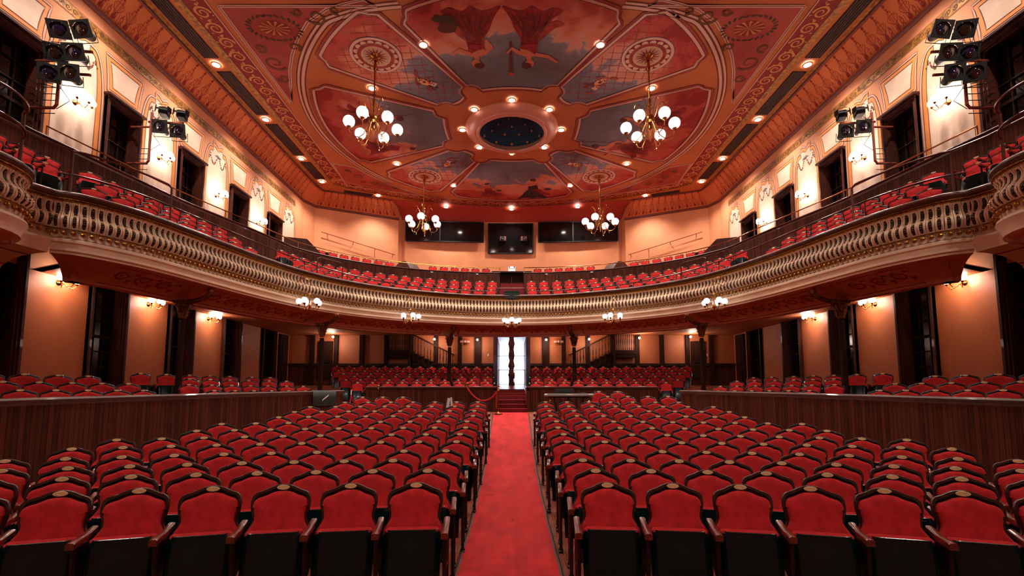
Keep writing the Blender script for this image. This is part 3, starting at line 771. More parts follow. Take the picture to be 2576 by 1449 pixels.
# ---- stencilled cove between wall and ceiling
LO = [(-11.3, -3), (-11.3, 25.3), (-11.0, 26.1), (-6.8, 28.1)]; IN = [(-10.55, -3), (-10.55, 24.95), (-10.45, 25.6), (-6.94, 26.95)]
cn = 1
for s in (-1, 1):
    for seg in ((0, 1), (1, 3)):
        mb = MB(); st = MB(); pts = list(range(seg[0], seg[1] + 1))
        la = [Vector(LO[i]) for i in pts]; ia = [Vector(IN[i]) for i in pts]
        rws = []
        for k in range(7):
            t = k / 6; rws.append([(-s * a.lerp(b, t).x, a.lerp(b, t).y, ZCOVE + (HC - ZCOVE) * (t + .12 * math.sin(PI * t))) for a, b in zip(la, ia)])
        mb.quadgrid(rws)
        o = struct(mb.build('trim_%d' % cn, 'cove_orange', smooth=True)); cn += 1
        # mapping (u along, t up the cove)
        for i in range(len(la) - 1):
            A0, A1, B0, B1 = la[i], la[i + 1], ia[i], ia[i + 1]; L = (A1 - A0).length
            if L < 1.2: continue
            def cmap(u, t, A0=A0, A1=A1, B0=B0, B1=B1, L=L):
                q = A0.lerp(A1, u / L).lerp(B0.lerp(B1, u / L), t); return (-s * q.x + s * .006, q.y - .003, ZCOVE + (HC - ZCOVE) * (t + .12 * math.sin(PI * t)) - .012)
            u0 = 11.0 if L > 10 else .25; u = u0
            while u < L - .2:
                for du in (-.055, 0, .055): ribbon(st, [(u + du, .1), (u + du, .66 + .26 * (du == 0))], .013, cmap)
                ribbon(st, [(u - .12, .52), (u + .12, .52)], .012, cmap)
                poly(st, [(u, .97), (u - .05, .86), (u, .8), (u + .05, .86)], cmap); poly(st, [(u, .08), (u - .07, .16), (u, .28), (u + .07, .16)], cmap)
                ribbon(st, [(u, .26), (u + .1, .33), (u + .16, .44), (u + .12, .5), (u + .08, .44)], .016, cmap); ribbon(st, [(u, .26), (u - .1, .33), (u - .16, .44), (u - .12, .5), (u - .08, .44)], .016, cmap)
                for dv in (.66, .74): poly(st, [(u, dv + .035), (u - .04, dv), (u, dv - .035), (u + .04, dv)], cmap)
                ribbon(st, [(u - .21, .12), (u - .13, .22), (u - .2, .32)], .018, cmap); ribbon(st, [(u - .14, .12), (u - .22, .22), (u - .16, .36)], .018, cmap)
                for du in (-.14, .14, .2): ribbon(st, [(u + du, .04), (u + du, .3)], .01, cmap)
                u += .42
        st.build('cove_stencil', 'stencil', o, smooth=False)
        rp = MB()
        for line, z, r_ in ((la, ZCOVE - .02, .07), (ia, HC - .03, .05)):
            rp.tube([(-s * q.x * .9975, q.y, z) for q in line], r_, 8)
        rp.build('rope_moulding', 'rope_dark', o)
# ---- upper back walls: slanting bays, booth wall, reveals
for s, nm in ((-1, 'left'), (1, 'right')):
    mb = MB()
    pl = [(11.3, 25.3), (11.0, 26.1), (6.8, 28.1), (6.7, 28.75)]
    mb.quadgrid([[(s * x, y, 6.5) for x, y in pl], [(s * x, y, 12.1 if y < 28.5 else 12.77) for x, y in pl]])
    mb.add([(s * 6.94, 26.95, HC), (s * 6.8, 28.1, ZCOVE), (s * 6.8, 28.1, HC)], [(0, 1, 2)])
    mb.add([(s * 6.8, 28.1, 12.0), (s * 6.8, 28.1, HC + .02), (s * 6.7, 28.8, HC + .02), (s * 6.7, 28.8, 12.0)], [(0, 1, 2, 3)])
    struct(mb.build('wall_back_%s' % nm, 'wall_orange', smooth=False))
BW = mirror_full([(-6.72, 28.7), (-5.4, 28.85), (-4, 28.98), (-2, 29.1), (0, 29.14)])
mb = MB(); mb.quadgrid([[(q.x, q.y, 6.5) for q in BW], [(q.x, q.y, HC) for q in BW]]); struct(mb.build('wall_back', 'wall_orange', smooth=False))
mb = MB()
FR = mirror_full(resample(catmull([(-6.94, 26.95), (-4.4, 27.35), (-2.2, 27.85), (0, 28.0)], 8), .5))
B2 = resample([Vector(p) for p in BW], n=len(FR) - 1)
mb.quadgrid([[(q.x, q.y, HC - .02) for q in FR], [(q.x, q.y, HC - .1) for q in [a.lerp(b, .5) for a, b in zip(FR, B2)]], [(q.x, q.y, 12.2) for q in B2]], flip=False)
mat('soffit_paint', (176, 66, 50), .7); struct(mb.build('ceiling_booth_soffit', 'soffit_paint', smooth=True))

# unseen outer shell added to stop daylight leaking in, with the street door opening
mat('shell_brick', (120, 60, 46), .9)
mb = MB()
for s in (-1, 1): mb.box((s * 12.0, 13.2, 7.0), (.2, 33.4, 16.0))
mb.box((0, 13.2, 15.1), (24.2, 33.4, .2)); mb.box((0, -3.5, 7.0), (24.2, .2, 16.0)); mb.box((0, 13.2, -1.0), (24.2, 33.4, .2))
for x0, x1, z0, z1 in ((-12.1, -.74, -1, 15.1), (.74, 12.1, -1, 15.1), (-.74, .74, 4.6, 15.1), (-.74, .74, -1, 1.78)): mb.box(((x0 + x1) / 2, 29.9, (z0 + z1) / 2), (x1 - x0, .2, z1 - z0))
for s in (-1, 1): mb.box((s * .84, 27.2, 3.0), (.2, 5.4, 4.4))
mb.box((0, 27.2, 4.72), (1.9, 5.4, .2)); mb.box((0, 27.2, 1.7), (1.9, 5.4, .16))
struct(mb.build('wall_outer', 'shell_brick', smooth=False))
# closing walls: behind the stage end and over the stage
mb = MB(); mb.box((0, -3.05, 6.3), (22.8, .1, 13.0)); struct(mb.build('wall_stage', 'wall_orange', smooth=False))

# ---- lower back wall with posts and wainscot
mb = MB(); yb = 24.35
for x0, x1, z0, z1 in ((-W, -.72, 0, 4.75), (.72, W, 0, 4.75), (-.72, .72, 4.52, 4.75), (-.72, .72, 0, 1.79)):
    mb.add([(x0, yb, z0), (x1, yb, z0), (x1, yb, z1), (x0, yb, z1)], [(0, 1, 2, 3)])
wbl = struct(mb.build('wall_back_lower', 'wall_lower', smooth=False))
wn = MB()
for x0, x1 in ((-W, -.9), (.9, W)):
    wn.quadgrid([[(x0, yb - .04, 1.0), (x1, yb - .04, 1.0)], [(x0, yb - .04, 3.02), (x1, yb - .04, 3.02)]], uv=[[(x0, 0), (x1, 0)], [(x0, 2), (x1, 2)]])
o = wn.build('wainscot', 'boards', wbl, smooth=False)
wn = MB()
for x0, x1 in ((-W, -.9), (.9, W)): wn.box(((x0 + x1) / 2, yb - .06, 3.06), (x1 - x0, .1, .12))
wn.build('wainscot_cap', 'dark_wood', wbl, smooth=False)
wn = MB()
PX = [-10.1, -8.9, -7.6, -6.35, -5.1, -3.85, -2.63, -1.72, 1.72, 2.63, 3.85, 5.1, 6.35, 7.6, 8.9, 10.1]
for x in PX:
    w_ = .34 if abs(abs(x) - 1.72) < .01 else .2
    wn.box((x, yb - .08, 3.4), (w_, .16, 2.7))
wn.build('wall_post', 'post_wood', wbl, smooth=False)
# ------------------------------------------------------------------ balcony
def at_s(P, S, s):
    s = max(0, min(S[-1], s)); lo, hi = 0, len(S) - 1
    while hi - lo > 1:
        m_ = (lo + hi) // 2
        if S[m_] <= s: lo = m_
        else: hi = m_
    u = (s - S[lo]) / max(1e-9, S[hi] - S[lo]); p = P[lo].lerp(P[hi], u); t = (P[hi] - P[lo]).normalized()
    return p, t, Vector((t.y, -t.x))
TN = [at_s(RAIL, RS, s)[2] for s in RS]
def railpt(s):
    p, t, n = at_s(RAIL, RS, s)
    i = min(range(len(RS)), key=lambda k: abs(RS[k] - s)) if False else int(max(0, min(NR - 1, round(s / RL * (NR - 1)))))
    a, b = max(0, i - 3), min(NR - 1, i + 3); t = (RAIL[b] - RAIL[a]).normalized()
    return p, t, Vector((t.y, -t.x))
HAND = [(-.17, 5.60), (-.17, 5.69), (-.1, 5.73), (.02, 5.73), (.07, 5.69), (.07, 5.64), (.02, 5.60)]
GILT = [(.02, 5.60), (.05, 5.575), (.045, 5.555), (.02, 5.55), (.035, 5.53), (.0, 5.50)]
CORN = [(.0, 4.97), (.04, 4.95), (.04, 4.93), (-.02, 4.90), (-.03, 4.79), (.03, 4.75), (.06, 4.73), (.06, 4.68), (.0, 4.655), (-.01, 4.58), (.03, 4.56), (.03, 4.51), (-.04, 4.49), (-.04, 4.45)]
SOFF = [(-.04, 4.45), (-.3, 4.44), (-.6, 4.40), (-.85, 4.33), (-1.05, 4.22), (-1.12, 4.12), (-1.12, 4.10), (-1.38, 4.10), (-1.38, 4.56)]
def bal_n(z):
    t = (z - 4.96) / (5.51 - 4.96); return .0 + .078 * math.sin(PI * 2 * (t - .02) * 1.0) * (1.0 if t < .5 else .9) + .02
MODW = .137
def module_mesh(mb, M):
    o = mb.M; mb.M = M; h = MODW / 2; zs = [4.96 + .55 * k / 12 for k in range(13)]
    mb.quadgrid([[(-h, bal_n(z) - .012, z), (-h + .01, bal_n(z), z), (h - .01, bal_n(z), z), (h, bal_n(z) - .012, z)] for z in zs], 0, flip=True)
    for u in (-.052, .052): mb.tube([(u, bal_n(z) + .006, z) for z in zs[::2]], .011, 4, 0, caps=False)
    for z0, z1 in ((4.985, 5.215), (5.25, 5.475)):
        k_ = 5; zz = [z0 + (z1 - z0) * i / k_ for i in range(k_ + 1)]; ww = [.017, .029, .030, .030, .029, .017]
        mb.quadgrid([[(-w_, bal_n(z) + .005, z), (w_, bal_n(z) + .005, z)] for z, w_ in zip(zz, ww)], 1, flip=True)
        for zf, r, w_ in ((.17, .024, 1.1), (.4, .014, 1.6), (.6, .018, 1.1), (.82, .025, .95)):
            z = z0 + (z1 - z0) * zf; y = bal_n(z) + .007
            mb.add([(-r * w_, y, z), (0, y, z + r), (r * w_, y, z), (0, y, z - r), (0, y + r, z)], [(0, 4, 1), (1, 4, 2), (2, 4, 3), (3, 4, 0)], 2)
    for sx in (-1, 1):
        for sz in (-1, 1):
            z = 5.232; mb.add([(sx * .006, bal_n(z) + .012, z), (sx * .04, bal_n(z) + .012, z + sz * .032), (sx * .046, bal_n(z) + .012, z + sz * .024), (sx * .01, bal_n(z) + .012, z - sz * .004)], [(0, 1, 2, 3)], 2)
    mb.M = o
def frame_at(p, t, n): return Matrix(((t.x, n.x, 0, p.x), (t.y, n.y, 0, p.y), (0, 0, 1, 0), (0, 0, 0, 1)))

bf = thing('balcony_balustrade', 'curved cream and gilt balcony front sweeping round the whole auditorium', 'balcony')
mb = MB(); sweep(mb, RAIL, HAND); mb.build('hand_rail', 'rail_wood', bf, angle=60)
mb = MB(); sweep(mb, RAIL, GILT)
sweep(mb, RAIL, [(.04, 4.955), (.07, 4.945), (.05, 4.93)]); mb.build('gilt_moulding', 'gold', bf, angle=60)
mb = MB(); sweep(mb, RAIL, CORN); sweep(mb, RAIL, [(-.16, 5.6), (-.16, 5.3)]); mb.build('cornice', 'cream', bf, angle=50)
# one bead for each baluster, hanging on a scalloped string
nm_ = int(RL / MODW); MODS = [RL * (k + .5) / nm_ for k in range(nm_)]
mb = MB()
for s_ in MODS:
    p, t, n = railpt(s_); q = p + n * .045
    mb.lathe([(0, -.05), (.03, -.035), (.046, 0), (.036, .03), (0, .04)], (q.x, q.y, 4.865), 8)
    a = p + n * .02 - t * MODW / 2; mb.lathe([(0, -.016), (.016, 0), (0, .016)], (a.x + n.x * .02, a.y + n.y * .02, 4.885), 5)
mb.build('gilt_bead_band', 'gold', bf)
mb = MB()      # scalloped flutes under the beads
for s_ in MODS:
    p, t, n = railpt(s_); h = MODW / 2
    for sg in (-1, 1):
        a = p + t * sg * h; c = p + n * .055
        mb.add([(a.x - n.x * .01, a.y - n.y * .01, 4.9), (c.x - n.x * .02, c.y - n.y * .02, 4.9), (p.x + n.x * .02, p.y + n.y * .02, 4.76), (a.x - n.x * .005, a.y - n.y * .005, 4.8)], [(0, 1, 2, 3) if sg > 0 else (3, 2, 1, 0)])
mb.build('fluting', 'cream', bf)
proto = MB(); module_mesh(proto, Matrix.Identity(4)); near = 50
pr_o = None; rest = MB()
for k, s_ in enumerate(MODS):
    p, t, n = railpt(s_); M = frame_at(p, t, n)
    if k < near or k >= nm_ - near:
        if pr_o is None: pr_o = o = proto.build('baluster', ['cream', 'black_metal', 'gold'], bf, angle=50)
        else: o = pr_o.copy(); COL.objects.link(o)
        o.matrix_local = M
    else: module_mesh(rest, M)
tag(rest.build('baluster', ['cream', 'black_metal', 'gold'], bf, angle=50), kind='stuff')
# painted soffit
mb = MB(); sweep(mb, RAIL, SOFF, mids=None); so = mb.build('painted_soffit', 'soffit_red', bf, angle=50)
sl = [0]
for a, b in zip(SOFF[:7], SOFF[1:7]): sl.append(sl[-1] + math.hypot(b[0] - a[0], b[1] - a[1]))
def soff_map(s_, v, lift=.006):
    v = max(0, min(sl[-1] - 1e-4, v)); k = 0
    while k < len(sl) - 2 and sl[k + 1] < v: k += 1
    u = (v - sl[k]) / (sl[k + 1] - sl[k]); a, b = SOFF[k], SOFF[k + 1]; n_, z = a[0] + (b[0] - a[0]) * u, a[1] + (b[1] - a[1]) * u
    p, t, n = railpt(s_); q = p + n * (n_ + lift * .5); return (q.x, q.y, z - lift - .00012 * (LC[0] % 18))
def s_of(x, y): return min(RS, key=lambda s: (at_s(RAIL, RS, s)[0] - Vector((x, y))).length)
COLS = [(-8.78, 12.7), (-6.75, 17.0), (-2.67, 20.55), (2.67, 20.55), (6.75, 17.0), (8.78, 12.7)]
CS = [s_of(*c) for c in COLS]
bounds = [.9] + CS + [RL - .9]; orn = MB()
for a, b in zip(bounds, bounds[1:]):
    a += .35; b -= .35; n_ = max(4, int((b - a) / .3))
    for v in (.3, 1.12): ribbon(orn, [(a + (b - a) * k / n_, v) for k in range(n_ + 1)], .018, soff_map, 1)
    for e in (a, b): ribbon(orn, [(e, .3), (e, 1.12)], .018, soff_map, 1)
    cnt = int((b - a - .3) / .5)
    for k in range(cnt):
        c = a + .15 + (k + .5) * (b - a - .3) / cnt; v0 = .74; dr = 1 if k % 2 else -1
        ribbon(orn, spiral(c, v0, .21, 1.5, PI / 2 * dr, dr, 16), [.055 * (1 - i / 22) + .014 for i in range(17)], soff_map, 0)
        for dv in (-1, 1): poly(orn, [(c + .25, v0 + dv * .28), (c + .17, v0 + dv * .1), (c + .25, v0 + dv * .14), (c + .33, v0 + dv * .1)], soff_map, 0)
orn.build('soffit_scrollwork', ['soffit_scroll', 'red_line'], so, smooth=False)

# flat ceiling under the balcony, tiers and upper walkway
def outer_pt(q, ymax):
    d = q - Vector((0, 6.0)); t = 1e9
    if abs(d.x) > 1e-6: t = min(t, W / abs(d.x))
    if d.y > 1e-6: t = min(t, (ymax - 6.0) / d.y)
    return Vector((0, 6.0)) + d * t
fullB = [Vector((-9.3, 2.0)), Vector((-9.25, 6.0))] + RAIL + [Vector((9.25, 6.0)), Vector((9.3, 2.0))]
A = offs(RAIL, -1.3)
mb = MB(); mb.quadgrid([[(q.x, q.y, 4.56) for q in A], [(outer_pt(q, 29.6).x, outer_pt(q, 29.6).y, 4.56) for q in A]])
for s in (-1, 1): mb.add([(s * 10.4, -3, 4.56), (s * 10.4, 9.6, 4.56), (s * W, 9.6, 4.56), (s * W, -3, 4.56)], [(0, 1, 2, 3)])
struct(mb.build('ceiling_under_balcony', 'wall_lower', smooth=False))
DP = 3.35
BPC = mirror_full(resample(catmull([(-11.1, 2.0), (-11.08, 6), (-11.0, 9), (-10.93, 10.1), (-10.8, 11), (-10.5, 12.9), (-10.2, 14.6), (-9.5, 17.1), (-9.2, 18.3), (-8.85, 19.5), (-7.65, 21.0), (-6.1, 22.15), (-4.15, 23.05), (-2, 23.5), (-.5, 23.6), (0, 23.6)], 8), .15))
def ray_d(i):
    t = (RAIL[min(NR - 1, i + 4)] - RAIL[max(0, i - 4)]).normalized(); n = Vector((t.y, -t.x)); p = RAIL[i]; best = 9.0
    for a, b in zip(BPC, BPC[1:]):
        e = b - a; den = (-n.x) * e.y - (-n.y) * e.x
        if abs(den) < 1e-9: continue
        w = a - p; tt = (w.x * e.y - w.y * e.x) / den; u = (w.x * (-n.y) - w.y * (-n.x)) / den
        if 0 <= u <= 1 and tt > .2: best = min(best, tt)
    return best
DI = [ray_d(i) for i in range(NR)]
DI = [min(d_, 3.9) for d_ in DI]
for _ in range(12): DI = [DI[0]] + [(DI[i - 1] + DI[i] * 2 + DI[i + 1]) / 4 for i in range(1, NR - 1)] + [DI[-1]]
SCL = lambda i: DI[i] / DP
mb = MB(); rws = []
for d, z in ((.15, 5.3), (1.3, 5.25), (1.3, 5.62), (2.08, 5.62), (2.08, 6.02), (DP + .05, 6.02)):
    rws.append([(q.x, q.y, z) for q in offs(RAIL, lambda i: -d * SCL(i))])
rws = [[(q.x, q.y, 5.25) for q in offs(RAIL, -.1)]] + rws[1:]
mb.quadgrid(rws, flip=True)
for s in (-1, 1): mb.box((s * 10.3, 6.2, 5.2), (2.1, 6.4, .1)); mb.box((s * 10.35, 6.6, 5.43), (1.5, 7.0, .38)); mb.box((s * 10.7, 6.6, 5.82), (.9, 7.0, .4))
struct(mb.build('floor_balcony', 'stair_red', smooth=False))
BP = BPC
mb = MB(); BPi = [q for q in BP if q.y > 5]
mb.quadgrid([[(q.x, q.y, 7.0) for q in BPi], [(outer_pt(q, 29.3).x, outer_pt(q, 29.3).y, 7.0) for q in BPi]], flip=True)
REAR = mirror_full(resample(catmull([(-10.1, 21.3), (-9.1, 22.6), (-7.1, 24.3), (-4.6, 25.55), (-2.2, 26.1), (0, 26.25)], 8), .3))
mb.quadgrid([[(q.x, q.y, z) for q in offs(REAR, d)] for d, z in ((.5, 7.0), (.5, 7.38), (-.38, 7.38), (-.38, 7.8), (-1.2, 7.8))], flip=True)
mb.quadgrid([[(q.x, q.y, 8.0) for q in offs(REAR, -1.2)], [(max(-11.3, min(11.3, q.x * 1.25)), min(29.2, q.y + 2.6), 7.8) for q in offs(REAR, -1.2)]], flip=True)
struct(mb.build('floor_balcony_rear', 'stair_red', smooth=False))

# ------------------------------------------------------------------ wooden partitions
def partition(name, label, P, ztop, zbot, thick=.09, cap=.15, side=1, cat='partition', capm='rail_wood'):
    o = thing(name, label, cat)
    zt = ztop if callable(ztop) else (lambda i: ztop); zb = zbot if callable(zbot) else (lambda i: zbot)
    L = [0]
    for a, b in zip(P, P[1:]): L.append(L[-1] + (b - a).length)
    mb = MB(); F_, B_ = offs(P, thick / 2), offs(P, -thick / 2)
    for Q, fl in ((F_, True), (B_, False)):
        mb.quadgrid([[(q.x, q.y, zb(i)) for i, q in enumerate(Q)], [(q.x, q.y, zt(i) - .04) for i, q in enumerate(Q)]], uv=[[(l, zb(i)) for i, l in enumerate(L)], [(l, zt(i)) for i, l in enumerate(L)]], flip=not fl)
    for e in (0, -1):
        i = 0 if e == 0 else len(P) - 1
        mb.add([(F_[e].x, F_[e].y, zb(i)), (B_[e].x, B_[e].y, zb(i)), (B_[e].x, B_[e].y, zt(i) - .04), (F_[e].x, F_[e].y, zt(i) - .04)], [(0, 1, 2, 3)], uvs=[[(0, 0), (.08, 0), (.08, 1), (0, 1)]])
    mb.build('boarding', 'boards', o, smooth=False)
    mb = MB(); rws = []
    for n_, dz in ((cap / 2, -.035), (cap / 2 + .015, -.01), (cap / 2, .015), (cap / 4, .022), (-cap / 4, .022), (-cap / 2, .015), (-cap / 2, -.035), (-cap / 2 + .04, -.07), (-thick / 2, -.1)):
        rws.append([(q.x, q.y, zt(i) + dz - .02) for i, q in enumerate(offs(P, n_))])
    rws = [[(q.x, q.y, zt(i) - .12) for i, q in enumerate(offs(P, thick / 2))], [(q.x, q.y, zt(i) - .075) for i, q in enumerate(offs(P, cap / 2 - .03))]] + rws
    mb.quadgrid(rws)
    for e in (0, -1): mb.add([r[e] for r in rws], [tuple(range(len(rws)))])
    mb.build('cap_rail', capm, o, angle=40)
    return o
def mir(P): return [Vector((-p.x, p.y)) for p in reversed(P)]
zt_l = lambda i: 1.53 + .22 * (i / (len(PART) - 1)) ** 1.3
partition('curved_partition', 'long curved boarded partition in front of the left side seats', PART, zt_l, lambda i: fz(PART[i].y) - .02, cap=.2)
PR = mir(PART)
partition('curved_partition', 'long curved boarded partition in front of the right side seats', PR, lambda i: zt_l(len(PART) - 1 - i), lambda i: fz(PR[i].y) - .02, cap=.2)
Lc = resample(catmull([(-4.62, 15.32), (-3.2, 15.5), (-1.8, 15.58), (-.5, 15.6)], 8), .25)
partition('rear_partition', 'low boarded partition behind the floor seats, left of the back steps', Lc, 1.87, lambda i: fz(Lc[i].y) - .05)
Rc = mir(Lc)
partition('rear_partition', 'low boarded partition behind the floor seats, right of the back steps', Rc, 1.87, lambda i: fz(Rc[i].y) - .05)
# short returns beside the steps
for s, nm in ((-1, 'left'), (1, 'right')):
    P = [Vector((s * .53, 15.55)), Vector((s * .53, 16.8))] if s < 0 else [Vector((s * .53, 16.8)), Vector((s * .53, 15.55))]
    partition('step_side_panel', 'short dark panel along the %s edge of the back steps' % nm, P, 1.86, 1.0, cap=.12)
bpz = lambda i: 7.62
for s, nm in ((-1, 'left'), (1, 'right')):
    P = [q for q in BP if (q.x < -.58 if s < 0 else q.x > .58)]
    partition('balcony_partition', 'dark boarded partition behind the %s balcony seats' % nm, P, 7.62, 5.5, cap=.16)
    # brass hand rail above it
    hr = MB(); O = offs(P, -.02)
    O = O if s < 0 else O[::-1]
    O = [q for q in O if q.y > 10.6]
    hr.tube([(q.x, q.y, 7.88) for q in O[::2]] + [(O[-1].x, O[-1].y, 7.86)], .02, 6)
    for k in range(0, len(O), 12): hr.tube([(O[k].x, O[k].y, 7.6), (O[k].x, O[k].y, 7.88)], .013, 5)
    hr.tube([(O[0].x, O[0].y, 7.6), (O[0].x, O[0].y, 7.88)], .016, 5)
    hr.tube([(O[-1].x, O[-1].y, 7.6), (O[-1].x, O[-1].y, 7.88)], .016, 5)
    tag(hr.build('hand_rail', 'brass'), 'thin brass hand rail on top of the %s balcony partition' % nm, 'railing')

# iron guard rail along the balcony edge
for s, nm in ((-1, 'left'), (1, 'right')):
    idx = [i for i in range(NR) if (RS[i] < RL / 2 - .7 if s < 0 else RS[i] > RL / 2 + .7)]
    if s > 0: idx = idx[::-1]
    Q = offs(RAIL, -.08); g = MB()
    zr = lambda i: 6.12 - .24 * cen(i)
    g.tube([(Q[i].x, Q[i].y, zr(i)) for i in idx[::3]], .02, 6)
    for k in range(2, len(idx), 17): i = idx[k]; g.tube([(Q[i].x, Q[i].y, 5.7), (Q[i].x, Q[i].y, zr(i))], .015, 5)
    # raised part beside the box
    a, b = 2, 22
    g.tube([(s * 9.25, 8.2, 6.62), (s * 9.2, 8.9, 6.62)] + [(Q[idx[k]].x, Q[idx[k]].y, 6.62) for k in range(a, b)] + [(Q[idx[b]].x, Q[idx[b]].y, 6.55), (Q[idx[b]].x, Q[idx[b]].y, 5.7)], .024, 6)
    for k in (a,): g.tube([(Q[idx[k]].x, Q[idx[k]].y, 5.7), (Q[idx[k]].x, Q[idx[k]].y, 6.62)], .028, 6)
    # hoop over the aisle
    h0 = min(range(len(idx)), key=lambda k: abs(abs(Q[idx[k]].x) - 6.72)); h1 = min(range(len(idx)), key=lambda k: abs(abs(Q[idx[k]].x) - 6.15))
    if Q[idx[h0]].y < 14: pass
    g.tube([(Q[idx[h0]].x, Q[idx[h0]].y, 5.7), (Q[idx[h0]].x, Q[idx[h0]].y, 6.28), (Q[idx[h0 + 1]].x, Q[idx[h0 + 1]].y, 6.33)] + [(Q[idx[k]].x, Q[idx[k]].y, 6.33) for k in range(h0 + 2, h1)] + [(Q[idx[h1]].x, Q[idx[h1]].y, 6.28), (Q[idx[h1]].x, Q[idx[h1]].y, 5.7)], .022, 6)
    # curved bars round the box
    for z, r_ in ((6.95, .026), (6.45, .022)):
        g.tube([(s * (9.65 - .95 * math.cos(R(a_))), 7.9 + .95 * math.sin(R(a_)), z) if False else (s * -1 * (-9.62 + .9 * math.cos(R(a_))), 7.85 + .9 * math.sin(R(a_)), z) for a_ in range(-80, 66, 9)], r_, 6)
    g.tube([(s * 9.24, 8.67, 5.7), (s * 9.24, 8.67, 6.95)], .03, 6)
    tag(g.build('guard_rail', 'iron_rail'), 'dark iron guard rail along the %s half of the balcony edge' % nm, 'railing')
g = MB(); g.tube([(-.62, 19.95, 5.7), (-.62, 19.95, 5.98), (-.56, 19.95, 6.03), (.56, 19.95, 6.03), (.62, 19.95, 5.98), (.62, 19.95, 5.7)], .022, 6)
tag(g.build('guard_rail', 'iron_rail'), 'short iron hoop rail across the middle balcony aisle', 'railing')

# ---- boxes at the stage ends of the balcony
for s, nm in ((-1, 'left'), (1, 'right')):
    bx = thing('theatre_box', 'round fronted gilt theatre box at the %s end of the balcony' % nm, 'box')
    P = [Vector((-9.45, 3.0)), Vector((-9.45, 5.0)), Vector((-9.45, 6.8))] + [Vector((-9.58 + .98 * math.cos(R(a)), 7.85 + .98 * math.sin(R(a)))) for a in range(-76, 78, 7)] + [Vector((-9.28, 8.95)), Vector((-9.15, 9.30))]
    if s > 0: P = mir(P)
    P2 = resample(P, .07)
    mb = MB(); sweep(mb, P2, HAND); mb.build('hand_rail', 'rail_wood', bx, angle=60)
    mb = MB(); sweep(mb, P2, GILT); sweep(mb, P2, [(.04, 4.955), (.07, 4.945), (.05, 4.93)])
    S2 = [0]
    for a, b in zip(P2, P2[1:]): S2.append(S2[-1] + (b - a).length)
    nb = int(S2[-1] / MODW); ms = [S2[-1] * (k + .5) / nb for k in range(nb)]
    for m_ in ms:
        p, t, n = at_s(P2, S2, m_); q = p + n * .045; mb.lathe([(0, -.05), (.03, -.035), (.046, 0), (.036, .03), (0, .04)], (q.x, q.y, 4.865), 8)
    mb.build('gilt_moulding', 'gold', bx, angle=60)
    mb = MB(); sweep(mb, P2, CORN[:5] + [(.03, 4.75), (.05, 4.7), (.0, 4.62), (-.05, 4.5), (-.05, 4.45)]); mb.build('cornice', 'cream', bx, angle=50)
    b0 = None
    for m_ in ms:
        p, t, n = at_s(P2, S2, m_)
        if p.y < 6.8: continue
        o = pr_o.copy(); COL.objects.link(o); o.parent = bx; o.matrix_local = frame_at(p, t, n)
    # curved underside and straight cream soffit with red lines
    mb = MB(); mb.lathe([(.95, 4.46), (.9, 4.42), (.4, 4.36), (0, 4.34)], (s * 9.58, 7.85, 0), 24); mb.build('underside', 'soffit_red', bx)
    P = [Vector((-9.4, 2.0)), Vector((-9.32, 6.0)), Vector((-9.2, 8.9)), Vector((-9.15, 9.30))]
    if s > 0: P = mir(P)
    mb = MB(); sweep(mb, P, SOFF); sf = mb.build('cream_soffit', 'cream_wall', bx, angle=50)
    mb = MB()
    for v in (.42, .98):
        k = 0
        while sl[k + 1] < v: k += 1
        u = (v - sl[k]) / (sl[k + 1] - sl[k]); n_ = SOFF[k][0] + (SOFF[k + 1][0] - SOFF[k][0]) * u; z = SOFF[k][1] + (SOFF[k + 1][1] - SOFF[k][1]) * u
        sweep(mb, P, [(n_ + .02, z - .004), (n_ - .02, z - .012)])
    mb.build('painted_line', 'red_line', sf)

